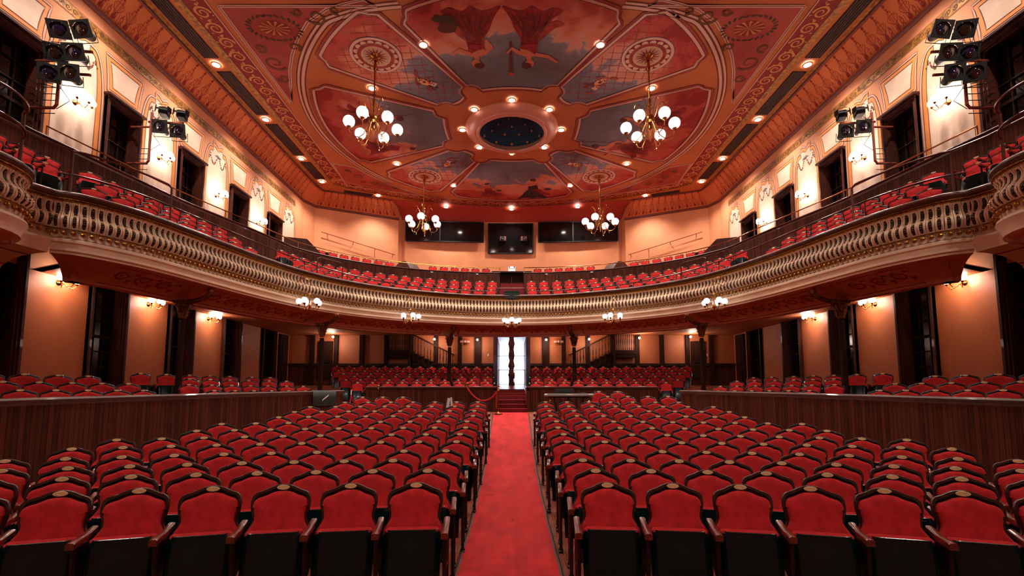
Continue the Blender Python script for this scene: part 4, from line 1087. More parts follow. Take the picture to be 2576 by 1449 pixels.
# ------------------------------------------------------------------ columns with capitals and brackets
CAPL = ['left column nearest the stage', 'left column in front of the corner seats', 'column left of the back steps', 'column right of the back steps', 'right column in front of the corner seats', 'right column nearest the stage']
for (cx, cy), lab in zip(COLS, CAPL):
    zb = side_z(1.0) if abs(cx) > 8 else (1.13 if abs(cx) > 6 else fz(cy))
    o = thing('column', 'slender dark iron %s with gilt capital under the balcony' % lab, 'column', (cx, cy, zb))
    h = 4.10 - zb
    mb = MB(); mb.lathe([(.16, 0), (.16, .12), (.13, .16), (.125, .3), (.1, .34)], seg=12); mb.build('base', 'post_wood', o)
    mb = MB(); prof = [(.075, .34), (.073, h - .62), (.068, h - .5)]; mb.lathe(prof, seg=14)
    for k in range(14):
        a = 2 * PI * k / 14; mb.tube([(.075 * math.cos(a), .075 * math.sin(a), .4), (.072 * math.cos(a), .072 * math.sin(a), h - .55)], .005, 4)
    mb.build('shaft', 'post_wood', o)
    mb = MB(); mb.lathe([(.078, h - .46), (.092, h - .44), (.092, h - .42), (.075, h - .4), (.085, h - .28), (.115, h - .14), (.16, h - .06)], seg=16)
    for tier, (zb_, zt_, r0, r1) in enumerate(((h - .41, h - .24, .08, .13), (h - .28, h - .1, .1, .18))):
        for k in range(8):
            a = 2 * PI * (k + .5 * tier) / 8; c_, s_ = math.cos(a), math.sin(a)
            pts = [(r0 * c_, r0 * s_, zb_), ((r0 + .02) * c_, (r0 + .02) * s_, zb_ + .08), (r1 * c_, r1 * s_, zt_), ((r1 + .03) * c_, (r1 + .03) * s_, zt_ - .04)]
            mb.tube(pts, [.024, .027, .021, .01], 5)
    mb.rbox((0, 0, h - .045), (.34, .34, .05), .01); mb.rbox((0, 0, h - .01), (.38, .38, .04), .01)
    mb.build('capital', 'capital_gold', o)
    # leafy bracket reaching out under the balcony edge
    p, t, n = railpt(s_of(cx, cy)); mb = MB(); pts = []
    for k in range(9):
        a = PI / 2 * k / 8; d = .1 + .72 * math.sin(a); z = h + .0 + .26 * (1 - math.cos(a)) ** .9
        pts.append((n.x * d, n.y * d, z - .02))
    mb.tube(pts, [.08, .075, .07, .065, .06, .055, .05, .055, .06], 8)
    for k in range(0, 9):
        for sg in (-1, 1):
            q = Vector(pts[k]); e = q + Vector((t.x * sg * .07, t.y * sg * .07, -.03)); mb.tube([q, e, e + Vector((n.x * .05, n.y * .05, .03))], [.04, .028, .01], 5)
    mb.sphere(pts[-1], .08, 10)
    mb.build('bracket', 'capital_gold', o)
# ------------------------------------------------------------------ seats
HF = .455
def zprof(x):   # top edge of the wooden crest
    a = min(1, abs(x) / .228)
    T = [(0, 0), (.12, .0012), (.25, .007), (.36, .015), (.5, .031), (.62, .044), (.74, .053), (.84, .061), (.91, .072), (.96, .088), (.985, .104), (1, .132)]
    for (p, q), (r_, s_) in zip(T, T[1:]):
        if a <= r_: return .95 - (q + (s_ - q) * (a - p) / (r_ - p))
def outline(inner=False):
    g = .035 if inner else 0; pts = []
    wx = .209 if inner else .228
    for k in range(25):
        x = -wx * math.cos(PI * k / 24); z = zprof(x * (.228 / wx)) - ((.054 - .012 * abs(x) / wx) if inner else 0)
        pts.append((x, z))
    right = [(.2275 - g * .62, .785), (.221 - g * .55, .745), (.210 - g * .45, .71), (.206 - g * .35, .675), (.214 - g * .25, .645), (.232 - g * .12, .61), (.25 - g * .05, .582), (.255, .50)]
    if inner: right = [(a - .004, b) for a, b in right]
    else: right = right[:-1] + [(.252, .42)]
    return pts + right + [(-a, b) for a, b in reversed(right)]
TILT = R(11)
def back_xf(x, z, d):   # d out of the face (towards the sitter, -y); curved and reclined
    zz = z - .45; cur = .055 * (x / .25) ** 2
    y = -d - cur + .03; return (x, y * math.cos(TILT) + zz * math.sin(TILT), .45 + zz * math.cos(TILT) + y * -math.sin(TILT) * 1.0)
def star_fill(mb, o, cz, rings, mi=0, flip=False, capit=True):
    vs = []; n = len(o)
    for sc_, d in rings: vs += [back_xf(x * sc_, cz + (z - cz) * sc_, d) for x, z in o]
    fs = []
    for r_ in range(len(rings) - 1):
        for i in range(n):
            j = (i + 1) % n; f = (r_ * n + i, r_ * n + j, (r_ + 1) * n + j, (r_ + 1) * n + i); fs.append(f[::-1] if flip else f)
    if capit: fs.append(tuple(range((len(rings) - 1) * n, len(rings) * n))[::-1 if flip else 1])
    mb.add(vs, fs, mi)
def m_frame(lo=False):
    mb = MB(); o = outline()
    rings = [(.97, -.028), (1, -.018), (1.0, .004), (.985, .012), (.9, .012)] if not lo else [(1, -.02), (1.0, .01), (.9, .012)]
    star_fill(mb, o, .7, rings, capit=False); star_fill(mb, o, .7, [(.97, -.028), (.5, -.03)], flip=True); return mb
def m_cushion(lo=False):
    mb = MB(); o = outline(True)
    if lo: rings = [(1, .012), (.96, .034), (.7, .046), (.03, .05)]
    else: rings = [(1.0, .01), (.995, .022), (.97, .034), (.92, .041), (.8, .047), (.5, .052), (.2, .054), (.02, .055)]
    star_fill(mb, o, .7, rings); return mb
def m_pan(lo=False):
    mb = MB()
    # tipped-up seat: enamelled steel pan, edge bead at the top, softly bulged, with a pressed rib on each side
    nx, nz = (6, 5) if lo else (14, 10); rows = []
    for k in range(nz + 1):
        t = k / nz; z = .13 + .475 * t; row = []
        hw = .232 - .012 * (1 - t) - (.03 * ((t - .9) / .1) ** 2 if t > .9 else 0)
        for i in range(nx + 1):
            u = -1 + 2 * i / nx; x = hw * u; y = -.215 + .075 * t - .012 * (1 - u * u) * math.sin(PI * t)
            if not lo and .68 < abs(u) < .8 and .1 < t < .92: y -= .007
            if abs(u) > .97: y += .03
            row.append((x, y, z))
        rows.append(row)
    rows.append([(x * .98, y + .035, z + .002) for x, y, z in rows[-1]])
    mb.quadgrid(rows, 0)
    b = [(x, y + .05, z) for x, y, z in (rows[0][0], rows[0][-1], rows[-2][-1], rows[-2][0])]; mb.add(b, [(0, 1, 2, 3)])
    for sx in (0, -1): mb.quadgrid([[r_[sx] for r_ in rows[:-1]], [(r_[sx][0], r_[sx][1] + .05, r_[sx][2]) for r_ in rows[:-1]]], 0)
    if not lo: mb.tube([(x * .97, y, z + .004) for x, y, z in rows[-2]], .005, 5, 1)
    return mb
def m_seat(lo=False):
    mb = MB(); mb.rbox((0, -.125, .375), (.425, .075, .5), .02, rx=R(-9)); return mb
def m_arm(sg, lo=False):
    mb = MB(); x = sg * .268
    path = [(x, .02, .655), (x, -.06, .64), (x, -.14, .625), (x, -.22, .625), (x, -.29, .618), (x, -.325, .612)]
    w_, h_ = .024, .018; rows = []
    for i, (a, b, c) in enumerate(path):
        ww = w_ * (1.15 if i > 3 else 1); hh = h_ * (1.3 if i > 3 else 1)
        rows.append([(a - ww, b, c - hh), (a - ww, b, c + hh * .6), (a - ww * .6, b, c + hh), (a + ww * .6, b, c + hh), (a + ww, b, c + hh * .6), (a + ww, b, c - hh), (a - ww, b, c - hh)])
    mb.quadgrid(rows, flip=False); mb.add(rows[-1][:6], [(5, 4, 3, 2, 1, 0)]); mb.add(rows[0][:6], [(0, 1, 2, 3, 4, 5)])
    return mb
def m_stand(sg, lo=False):
    mb = MB(); x = sg * .268
    mb.tube([(x, -.27, .6), (x, -.265, .35), (x, -.25, .05), (x, -.25, .01)], [.02, .017, .016, .03] if not lo else .018, 6 if not lo else 4)
    mb.tube([(x, -.02, .62), (x, .0, .35), (x, .05, .04), (x, .06, .005)], [.018, .017, .016, .028] if not lo else .017, 6 if not lo else 4)
    if not lo:
        mb.box((x, -.13, .56), (.02, .27, .045)); mb.tube([(x, -.26, .28), (x, -.13, .34), (x, .02, .3)], .013, 5)
        mb.box((x, -.135, .44), (.012, .2, .22)); mb.rbox((x, -.25, .012), (.05, .11, .02), .006); mb.rbox((x, .055, .012), (.05, .11, .02), .006)
        for k in range(3): mb.tube([(x, -.2 + .06 * k, .55), (x, -.2 + .06 * k, .34)], .008, 4)
    return mb
def m_plaque():
    mb = MB(); vs = []; n = 16
    for k in range(n):
        a = 2 * PI * k / n; vs.append(back_xf(.05 * math.cos(a), .9225 + .02 * math.sin(a), .0185))
    vs2 = [back_xf(.047 * math.cos(2 * PI * k / n), .9225 + .018 * math.sin(2 * PI * k / n), .022) for k in range(n)]
    mb.add(vs + vs2, [tuple(range(n, 2 * n))] + [(k, (k + 1) % n, n + (k + 1) % n, n + k) for k in range(n)]); return mb

# every seat in the house: (block, row, number, x, y, z, heading)
SEATS = []
def add_seat(block, row, num, x, y, z, rz): SEATS.append((block, row, num, x, y, z, rz))
for k in range(12):
    Y0 = 4.07 + .74 * k
    xm = 6.0 if Y0 < 6.4 else 6.0 - .29 * (Y0 - 6.4)
    for s in (-1, 1):
        x = .80 + (.0, .03, .01, .05)[k % 4] * (1 if k else 0); num = 0
        while x < xm + .1:
            ph = x / 17.0; X = 17.0 * math.sin(ph); Y = Y0 - 17.0 + 17.0 * math.cos(ph)
            if abs(X) / Y < 1.13: add_seat('left' if s < 0 else 'right', k, num, s * X, Y, fz(Y0), s * -ph * 1.6)
            x += .537; num += 1
for j, (Y0, xs) in enumerate(((12.95, (2.55, 3.09, 3.63, 4.17)), (13.7, (2.45, 2.99)))):
    for num, x in enumerate(xs): add_seat('right', 12 + j, num + 3, x, Y0 - .1, fz(Y0), -.15)
for num, x in enumerate((2.9, 3.44, 3.98)): add_seat('left', 12, num + 3, -x, 12.85, fz(12.85), .15)
# side blocks behind the curved partitions
PS = [0]
for a, b in zip(PART, PART[1:]): PS.append(PS[-1] + (b - a).length)
s_first = min(range(len(PART)), key=lambda i: abs(PART[i].y - 7.95)); s_first = PS[s_first]
for row, (d, off) in enumerate(((.62, 0), (1.42, -.24), (2.2, -.5), (3.0, -.3))):
    for grp, (a, cnt) in enumerate(((s_first + off - .55, 7 if row < 3 else 0), (s_first + 4.0 - .06 * row, 7))):
        for k in range(cnt):
            if grp == 0 and row == 0 and k == 6: continue
            sc_ = a + k * .56
            if sc_ > PS[-1] - .1: continue
            p, t, n = at_s(PART, PS, sc_); q = p - n * d
            if q.x < -10.9 or any(math.hypot(-abs(c[0]) - q.x, c[1] - q.y) < .42 for c in COLS): continue
            f = (n * .8 + Vector((0, -1)) * .65).normalized() if grp == 0 else (n * .75 + Vector((0, -1)) * .55).normalized()
            rz = math.atan2(f.x, -f.y); z = .81 + (.0, .15, .32, .45)[row]
            add_seat('left side', row, k + 8 * grp, q.x, q.y, z, rz); add_seat('right side', row, k + 8 * grp, -q.x, q.y, z, -rz)
# rear floor block
for row in range(7):
    Y0 = 19.0 + .82 * row; xm = 6.3 + .36 * row; x0 = .95 + .04 * row + (.1 if row % 2 else 0)
    for s in (-1, 1):
        x = x0; num = 0
        while x < xm:
            ph = x / 26.0; X = 26 * math.sin(ph); Y = Y0 - 26 + 26 * math.cos(ph)
            if not any(math.hypot(s * X - c[0], Y - c[1]) < .42 for c in COLS): add_seat('rear', row, num, s * X, Y, fz(Y0), -s * ph)
            x += .552; num += 1
# balcony
BZ = (5.25, 5.62, 6.02)
for row, d in enumerate((.88, 1.62, 2.36)):
    s_ = RL / 2; last = None
    while s_ > .2 + .1 * row:
        s_ -= .02
        p, t, n = railpt(s_); i = int(round(s_ / RL * (NR - 1))); q = p - n * d * SCL(i)
        if abs(q.x) < .9 or (abs(abs(p.x) - 7.0) < .42 and 14.4 < p.y < 16.2): continue
        if last is not None and (q - last).length < .555: continue
        last = q; c_ = cen(i)
        f = (n * (.85 + .1 * c_) + Vector((0, -1)) * (.3 - .05 * c_)).normalized(); rz = math.atan2(f.x, -f.y)
        for sg in (1, -1): add_seat('balcony', row, 0, sg * q.x, q.y, BZ[row], sg * rz)
for s in (-1, 1):
    for k in range(5): add_seat('balcony', 2, 0, s * (10.32 + .03 * k), 10.3 - .55 * k, 6.02, -s * 1.1)
    for k in range(3): add_seat('balcony', 1, 0, s * (9.8 + .02 * k), 9.75 - .55 * k, 5.62, -s * 1.1)
RRS = [0]
for a, b in zip(REAR, REAR[1:]): RRS.append(RRS[-1] + (b - a).length)
for row, d in enumerate((.1, .78)):
    s_ = .8
    while s_ < RRS[-1] / 2:
        p, t, n = at_s(REAR, RRS, s_); q = p - n * d
        ok = abs(q.x) > 1.15 and not (4.6 < abs(q.x) < 6.5)
        if ok:
            rz = math.atan2(n.x, -n.y)
            for sg in (1, -1): add_seat('balcony', 4 + row, 0, sg * q.x, q.y, 7.38 + .42 * row, sg * rz)
        s_ += .56
CAMP = Vector((0, 0, 1.7))
def inview(x, y, z): return y > .5 and abs(x) / y < 1.16
near_ = sorted([s_ for s_ in SEATS if inview(*s_[3:6]) and s_[0] != 'balcony' and s_[0] != 'rear'], key=lambda s_: (Vector(s_[3:6]) - CAMP).length)[:300]
nset = set(id(s_) for s_ in near_); far_ = [s_ for s_ in SEATS if id(s_) not in nset]
print('SEATS', len(SEATS), 'individual', len(near_), 'stuff', len(far_))
def make_seat(sg):
    root = bpy.data.objects.new('theatre_chair', None); COL.objects.link(root); root.empty_display_size = .05
    m_frame().build('backrest', 'seat_wood', root, angle=50)
    m_cushion().build('back_cushion', 'velvet', root, angle=80)
    m_seat().build('seat_cushion', 'velvet', root)
    m_pan().build('seat_pan', ['black_enamel', 'pan_edge_glint'], root, angle=40)
    m_arm(sg).build('armrest', 'arm_wood', root, angle=50)
    m_stand(sg).build('side_standard', 'cast_iron', root, angle=50)
    m_plaque().build('name_plaque', 'plaque_brass', root)
    return root
proto_s = {1: make_seat(1), -1: make_seat(-1)}; used = set()
ROWW = ['front row'] + ['%s row' % w for w in ORD[1:]]
rnd = random.Random(3)
for blk, row, num, x, y, z, rz in sorted(near_, key=lambda s_: (s_[0], s_[1], s_[2])):
    sg = 1 if x < 0 else -1
    if sg not in used: o = proto_s[sg]; used.add(sg)
    else: o = copy_tree(proto_s[sg])
    o.location = (x, y, z); o.rotation_euler = (0, 0, rz + rnd.uniform(-.012, .012))
    if blk in ('left', 'right'):
        lb = 'red velvet folding seat, %s from the red aisle, %s, %s block' % (ORD[num], ROWW[row], blk); grp = 'red velvet seats on the main floor'
    else:
        g_ = 'stage end' if num < 8 else 'back end'; nn = num if num < 8 else num - 8
        lb = 'red velvet side seat, %s along %s behind the %s partition, %s' % (ORD[nn], ['front row', 'second row', 'third row', 'fourth row'][row], blk.split()[0], g_); grp = 'red velvet seats behind the curved side partitions'
    tag(o, lb, 'seat', grp)
mb = MB()
shapes = [(m_frame(True), 0), (m_cushion(True), 1), (m_pan(True), 2), (m_seat(True), 1)]
arms = {sg: [(m_arm(sg, True), 3), (m_stand(sg, True), 4)] for sg in (1, -1)}
pl_ = MB(); pv = [back_xf(.05 * math.cos(2 * PI * k / 8), .9225 + .02 * math.sin(2 * PI * k / 8), .02) for k in range(8)]; pl_.add(pv, [tuple(range(8))])
for blk, row, num, x, y, z, rz in far_:
    M = Matrix.Translation((x, y, z)) @ Matrix.Rotation(rz, 4, 'Z'); mb.M = M
    for sh, mi in shapes + arms[1 if x < 0 else -1] + [(pl_, 5)]:
        mb.add(sh.v, sh.f, mi)
mb.M = Matrix.Identity(4)
tag(mb.build('theatre_chairs', ['seat_wood', 'velvet', 'black_enamel', 'arm_wood', 'cast_iron', 'plaque_brass'], angle=50), 'the many small red velvet seats of the rear floor rows and the balcony', 'seats', kind='stuff')
# ------------------------------------------------------------------ lamps
def light(kind, loc, energy, color=(1, .78, .6), radius=.1, **kw):
    L = bpy.data.lights.new('lamp', kind); L.energy = energy; L.color = color
    if hasattr(L, 'shadow_soft_size'): L.shadow_soft_size = radius
    for k, v in kw.items(): setattr(L, k, v)
    o = bpy.data.objects.new('lamp', L); COL.objects.link(o); o.location = loc; return o
WARM = (1, .84, .7)
DL = []
for s in (-1, 1):
    for i, y in enumerate(LY): DL.append((s * 10.03, y, HC, 'in the %s grille strip, %s from the stage end' % ('left' if s < 0 else 'right', ORD[i])))
    DL += [(s * 7.56, 26.3, HC, 'beside the slanting grille in the back %s corner' % ('left' if s < 0 else 'right')), (s * 3.91, 27.75, HC, 'in the red soffit above the %s booth window' % ('left' if s < 0 else 'right'))]
    for (x, y), w_ in zip(((2.83, 14.43), (5.11, 16.64), (5.6, 22.51), (3.14, 25.0)), ('between the front and lattice fields', 'between the lattice and side fields', 'between the side and rear lattice fields', 'between the rear lattice and back fields')):
        DL.append((s * x, y, HC, '%s on the %s' % (w_, 'left' if s < 0 else 'right')))
DL.append((-.02, 28.1, HC, 'in the red soffit above the middle booth window'))
for k in range(8):
    a = PI / 2 + k * PI / 4; DL.append((2.09 * math.cos(a), CY + 2.09 * math.sin(a), HC, 'on the dome ring, %s of eight going round from the back' % ORD[k]))
dproto = None
for x, y, z, w_ in DL:
    if dproto is None:
        mb = MB(); mb.lathe([(.0, -.022), (.12, -.022)], seg=20, mi=0, cap=False); mb.lathe([(.12, -.024), (.16, -.02), (.165, 0)], seg=20, mi=1, cap=False)
        dproto = o = mb.build('ceiling_downlight', ['downlight_glow', 'downlight_trim'])
    else: o = dproto.copy(); COL.objects.link(o)
    small = abs(y - 21.54) < .05 and abs(x) < .1
    o.location = (x, y, z - .02 if y < 27.3 else z - .12); o.scale = (.6, .6, 1) if small else (1.0, 1.0, 1)
    tag(o, 'round glowing downlight %s' % w_, 'downlight', 'glowing downlights in the painted ceiling')
    e = light('SPOT', (x, y, z - .1 if y < 27.3 else z - .2), 620 if abs(y - CY) > 2.3 or abs(x) > 2.3 else 300, (1, .85, .72), .1, spot_size=R(120), spot_blend=.9)

def globe_parts(parent, x, y, z, r, mat_='globe', up=1):
    mb = MB(); mb.lathe([(.02, -r - .05), (.3 * r, -r - .03), (.42 * r, -r + .02 * 1), (.36 * r, -r + .06)], (x, y, z), 10); fit = mb.build('globe_holder', 'brass', parent)
    g = MB(); g.sphere((x, y, z), r, 20, 0, rings=12); g.build('glass_globe', mat_, parent)
def arc_pts(cx, cy_, r, a0, a1, n): return [(cx + r * math.cos(a0 + (a1 - a0) * k / n), cy_ + r * math.sin(a0 + (a1 - a0) * k / n)) for k in range(n + 1)]
def make_chandelier():
    o = bpy.data.objects.new('chandelier', None); COL.objects.link(o)
    mb = MB(); mb.lathe([(.17, 0), (.16, -.04), (.07, -.08), (.05, -.2), (.09, -.28), (.05, -.34), (.06, -.5), (.02, -.6)], seg=14); mb.build('ceiling_rose', 'brass', o)
    mb = MB(); mb.tube([(0, 0, -.5), (0, 0, -2.0)], .022, 8); mb.build('stem', 'brass', o)
    mb = MB()
    for a in (.4, 2.5, 4.6): mb.tube([(.05 * math.cos(a), .05 * math.sin(a), -.3), (.06 * math.cos(a), .06 * math.sin(a), -1.95)], .004, 4)
    mb.build('safety_wire', 'iron_rail', o)
    mb = MB(); mb.lathe([(.02, -1.5), (.06, -1.58), (.04, -1.7), (.09, -1.8), (.03, -1.9), (.03, -2.05), (.12, -2.12), (.16, -2.2), (.15, -2.3), (.06, -2.36), (.05, -2.5), (.08, -2.56), (.03, -2.64), (.03, -2.9), (0, -3.0)], seg=16); mb.build('centre_body', 'brass', o)
    for k in range(6):
        a = 2 * PI * k / 6 + .35; c_, s_ = math.cos(a), math.sin(a); mb = MB()
        P = [(.12, -2.25), (.2, -2.05), (.28, -1.78), (.38, -1.66), (.46, -1.7), (.48, -1.8)]
        mb.tube([(u * c_, u * s_, z) for u, z in P], .011, 6)
        P = [(.1, -2.3), (.2, -2.5), (.3, -2.78), (.45, -2.92), (.6, -2.9), (.72, -2.8), (.76, -2.66)]
        mb.tube([(u * c_, u * s_, z) for u, z in P], .013, 6); mb.sphere((.45 * c_, .45 * s_, -2.96), .022, 8); mb.lathe([(0, -3.06), (.02, -3.03), (0, -3.0)], (.45 * c_, .45 * s_, 0), 6)
        P = [(.2, -2.05), (.24, -2.4), (.4, -2.75)]; mb.tube([(u * c_, u * s_, z) for u, z in P], .006, 5)
        arm = mb.build('curved_arm', 'brass', o); globe_parts(o, .76 * c_, .76 * s_, -2.44, .188)
    return o
ch = None
for (x, y, d, w_) in ((-4.5, 14.93, 0, 'left one nearer the stage'), (4.5, 14.93, 0, 'right one nearer the stage'), (-4.5, 23.8, 0, 'left one near the back'), (4.5, 23.8, 0, 'right one near the back')):
    if ch is None: ch = o = make_chandelier()
    else: o = copy_tree(ch)
    o.location = (x, y, HC - .01); o.rotation_euler = (0, 0, .5 * (x > 0) + .2 * (y > 20))
    tag(o, 'large brass chandelier with six white globes, %s' % w_, 'chandelier', 'chandeliers hanging from the painted ceiling')
    light('POINT', (x, y, HC - 3.3), 60, (1, .84, .76), .12)

# small branched lamps hanging from the balcony front
def make_bracket_lamp():
    o = bpy.data.objects.new('bracket_chandelier', None); COL.objects.link(o)   # origin on the rail line, n along -y of local
    mb = MB(); mb.tube([(0, 0, 5.22), (0, -.25, 5.34), (0, -.5, 5.3), (0, -.62, 5.2)], .014, 6); mb.tube([(0, .02, 5.05), (0, -.3, 5.12), (0, -.6, 5.22)], .01, 5)
    for a in (.5, 1.4, 2.3): mb.tube([(0, -.3, 5.3), (.16 * math.cos(a), -.34, 5.3 + .16 * math.sin(a)), (.22 * math.cos(a), -.3, 5.26 + .2 * math.sin(a))], .009, 4)
    mb.build('wall_bracket', 'brass', o)
    mb = MB(); mb.lathe([(.01, 5.2), (.015, 4.86), (.05, 4.8), (.02, 4.74), (.02, 4.5), (.05, 4.46), (.06, 4.4), (.02, 4.34), (0, 4.27)], (0, -.62, 0), 10); mb.build('stem', 'brass', o)
    for k in range(5):
        a = 2 * PI * k / 5 - PI / 2; c_, s_ = math.cos(a), math.sin(a); mb = MB()
        mb.tube([(.04 * c_, -.62 + .04 * s_, 4.42), (.12 * c_, -.62 + .12 * s_, 4.32), (.21 * c_, -.62 + .21 * s_, 4.3), (.29 * c_, -.62 + .29 * s_, 4.36), (.31 * c_, -.62 + .31 * s_, 4.44)], .01, 5)
        mb.build('curved_arm', 'brass', o); globe_parts(o, .31 * c_, -.62 + .31 * s_, 4.555, .1)
    return o
bl = None
BLP = [(-7.0, 15.4, 'first from the left'), (-4.2, 18.6, 'second from the left'), (0, 19.85, 'in the middle, over the aisle'), (4.2, 18.6, 'second from the right'), (7.0, 15.4, 'first from the right')]
for x, y, w_ in BLP:
    if bl is None: bl = o = make_bracket_lamp()
    else: o = copy_tree(bl)
    p, t, n = railpt(s_of(x, y)); o.location = (p.x, p.y, 0); o.rotation_euler = (0, 0, math.atan2(n.x, -n.y))
    tag(o, 'small five globe brass chandelier on the balcony front, %s' % w_, 'chandelier', 'small chandeliers on the balcony front')

# twin globe wall lamps
def make_sconce(n_=3, m_='globe_bright'):
    o = bpy.data.objects.new('wall_lamp', None); COL.objects.link(o)       # wall behind at +y, lamp towards -y
    mb = MB(); mb.lathe([(.09, 0), (.08, -.02), (.03, -.05)], (0, 0, 0), 12, M=Matrix.Rotation(-PI / 2, 4, 'X')); mb.tube([(0, 0, 0), (0, -.12, -.02)], .02, 6); mb.sphere((0, -.13, -.02), .04, 10); mb.build('wall_plate', 'brass', o)
    for k in range(n_):
        a = (k - (n_ - 1) / 2) * (.95 if n_ < 4 else .6); c_, s_ = math.sin(a), -math.cos(a); mb = MB()
        mb.tube([(0, -.13, -.02), (.12 * c_, -.13 + .12 * s_, -.12), (.24 * c_, -.13 + .24 * s_, -.14), (.32 * c_, -.13 + .32 * s_, -.05)], .011, 5); mb.sphere((.22 * c_, -.13 + .22 * s_, -.17), .02, 6)
        mb.build('curved_arm', 'brass', o); globe_parts(o, .32 * c_, -.13 + .32 * s_, .12, .115, m_)
    return o
sc = None
for lvl, z, en in (('lower', 4.4, 120), ('upper', 9.14, 50)):
    for s in (-1, 1):
        cnt = 0
        for yc in PIER[3:]:
            if yc < 8 or yc > (22 if lvl == 'upper' else 19): continue
            if sc is None: sc = o = make_sconce()
            else: o = copy_tree(sc)
            o.location = (s * (W - .005), yc, z); o.rotation_euler = (0, 0, -s * PI / 2); o.scale = (.82, .82, .82)
            tag(o, 'bright three globe wall lamp on the %s %s wall, %s from the stage end' % (lvl, 'left' if s < 0 else 'right', ORD[cnt]), 'wall lamp', 'bright globe lamps on the side walls'); cnt += 1
            light('POINT', (s * (W - .36), yc, z + .1), en, (1, .86, .76), .12)
o5 = None
for s in (-1, 1):
    if o5 is None: o5 = o = make_sconce(5, 'globe_dim')
    else: o = copy_tree(o5)
    o.location = (s * 2.36, 24.34, 4.14); o.scale = (.62, .62, .62); tag(o, 'dim five globe wall lamp on the back wall, %s of the door' % ('left' if s < 0 else 'right'), 'wall lamp', 'dim lamps beside the back door')
bulb = None
for x, y, z, w_ in ((-8.9, 23.8, 4.42, 'far left corner'), (-3.85, 23.8, 4.3, 'post by the left stair'), (-1.72, 23.9, 4.28, 'wide post left of the door'), (1.72, 23.9, 4.28, 'wide post right of the door'), (3.85, 23.8, 4.3, 'post by the right stair'), (6.35, 23.8, 4.36, 'post right of the right stair'), (8.9, 23.8, 4.42, 'far right corner')):
    if bulb is None:
        bulb = o = bpy.data.objects.new('pendant_bulb', None); COL.objects.link(o)
        mb = MB(); mb.tube([(0, 0, .3), (0, 0, .08)], .015, 6); mb.build('holder', 'black_metal', o)
        mb = MB(); mb.sphere((0, 0, 0), .055, 12); mb.build('bulb', 'globe_bright', o)
    else: o = copy_tree(bulb)
    o.location = (x, y, z); tag(o, 'small bright bare bulb hanging under the balcony by the %s' % w_, 'lamp', 'bare bulbs under the balcony')
    light('POINT', (x, y - .3, z - .2), 24, (1, .82, .66), .2)

# ------------------------------------------------------------------ stage lighting rigs on the side walls
def make_spot_big():
    o = bpy.data.objects.new('stage_spotlight', None); COL.objects.link(o)   # faces -y
    mb = MB(); mb.lathe([(.06, .42), (.1, .38), (.12, .2), (.16, .05), (.17, -.02)], seg=14, M=Matrix.Rotation(-PI / 2, 4, 'X')); mb.build('lamp_barrel', 'black_metal', o)
    mb = MB()
    for sx, sz, w_, h_ in ((0, .175, .4, .05), (0, -.175, .4, .05), (.175, 0, .05, .34), (-.175, 0, .05, .34)): mb.box((sx, -.04, sz), (w_, .02, h_))
    for a in range(12):
        A_, B_ = 2 * PI * a / 12, 2 * PI * (a + 1) / 12
        mb.add([(.155 * math.cos(A_), -.045, .155 * math.sin(A_)), (.155 * math.cos(B_), -.045, .155 * math.sin(B_)), (.24 * math.cos(B_), -.045, .24 * math.sin(B_)), (.24 * math.cos(A_), -.045, .24 * math.sin(A_))], [(0, 1, 2, 3)]) if False else None
    for sx in (-1, 1):
        for sz in (-1, 1): mb.add([(sx * .16, -.05, sz * .06), (sx * .16, -.05, sz * .16), (sx * .06, -.05, sz * .16)], [(0, 1, 2)])
    mb.build('colour_frame', 'black_metal', o)
    mb = MB(); mb.lathe([(0, .05), (.08, .04), (.14, .01), (.165, -.03)], seg=20, M=Matrix.Rotation(PI / 2, 4, 'X')); mb.build('lens', 'lens_blue', o)
    mb = MB(); mb.tube([(-.2, .12, .0), (-.2, .12, -.24), (.2, .12, -.24), (.2, .12, 0)], .01, 4); mb.build('yoke', 'black_metal', o)
    return o
def make_spot_small():
    o = bpy.data.objects.new('stage_spotlight', None); COL.objects.link(o)
    mb = MB(); mb.rbox((0, .05, 0), (.24, .3, .22), .03); mb.build('lamp_body', 'black_metal', o)
    mb = MB(); mb.box((0, -.14, .0), (.3, .02, .05)); mb.box((0, -.12, .15), (.2, .14, .012), rx=.6); mb.box((.17, -.12, 0), (.012, .14, .18), rz=-.5); mb.box((-.17, -.12, 0), (.012, .14, .18), rz=.5); mb.build('barn_door', 'black_metal', o)
    mb = MB(); mb.tube([(-.14, .05, .0), (-.14, .05, -.2), (.14, .05, -.2), (.14, .05, 0)], .01, 4); mb.build('yoke', 'black_metal', o)
    return o
sb_, ss_ = None, None
mat('lens_grey', (26, 22, 20), 0.05, coat=1.0, spec=1.0)
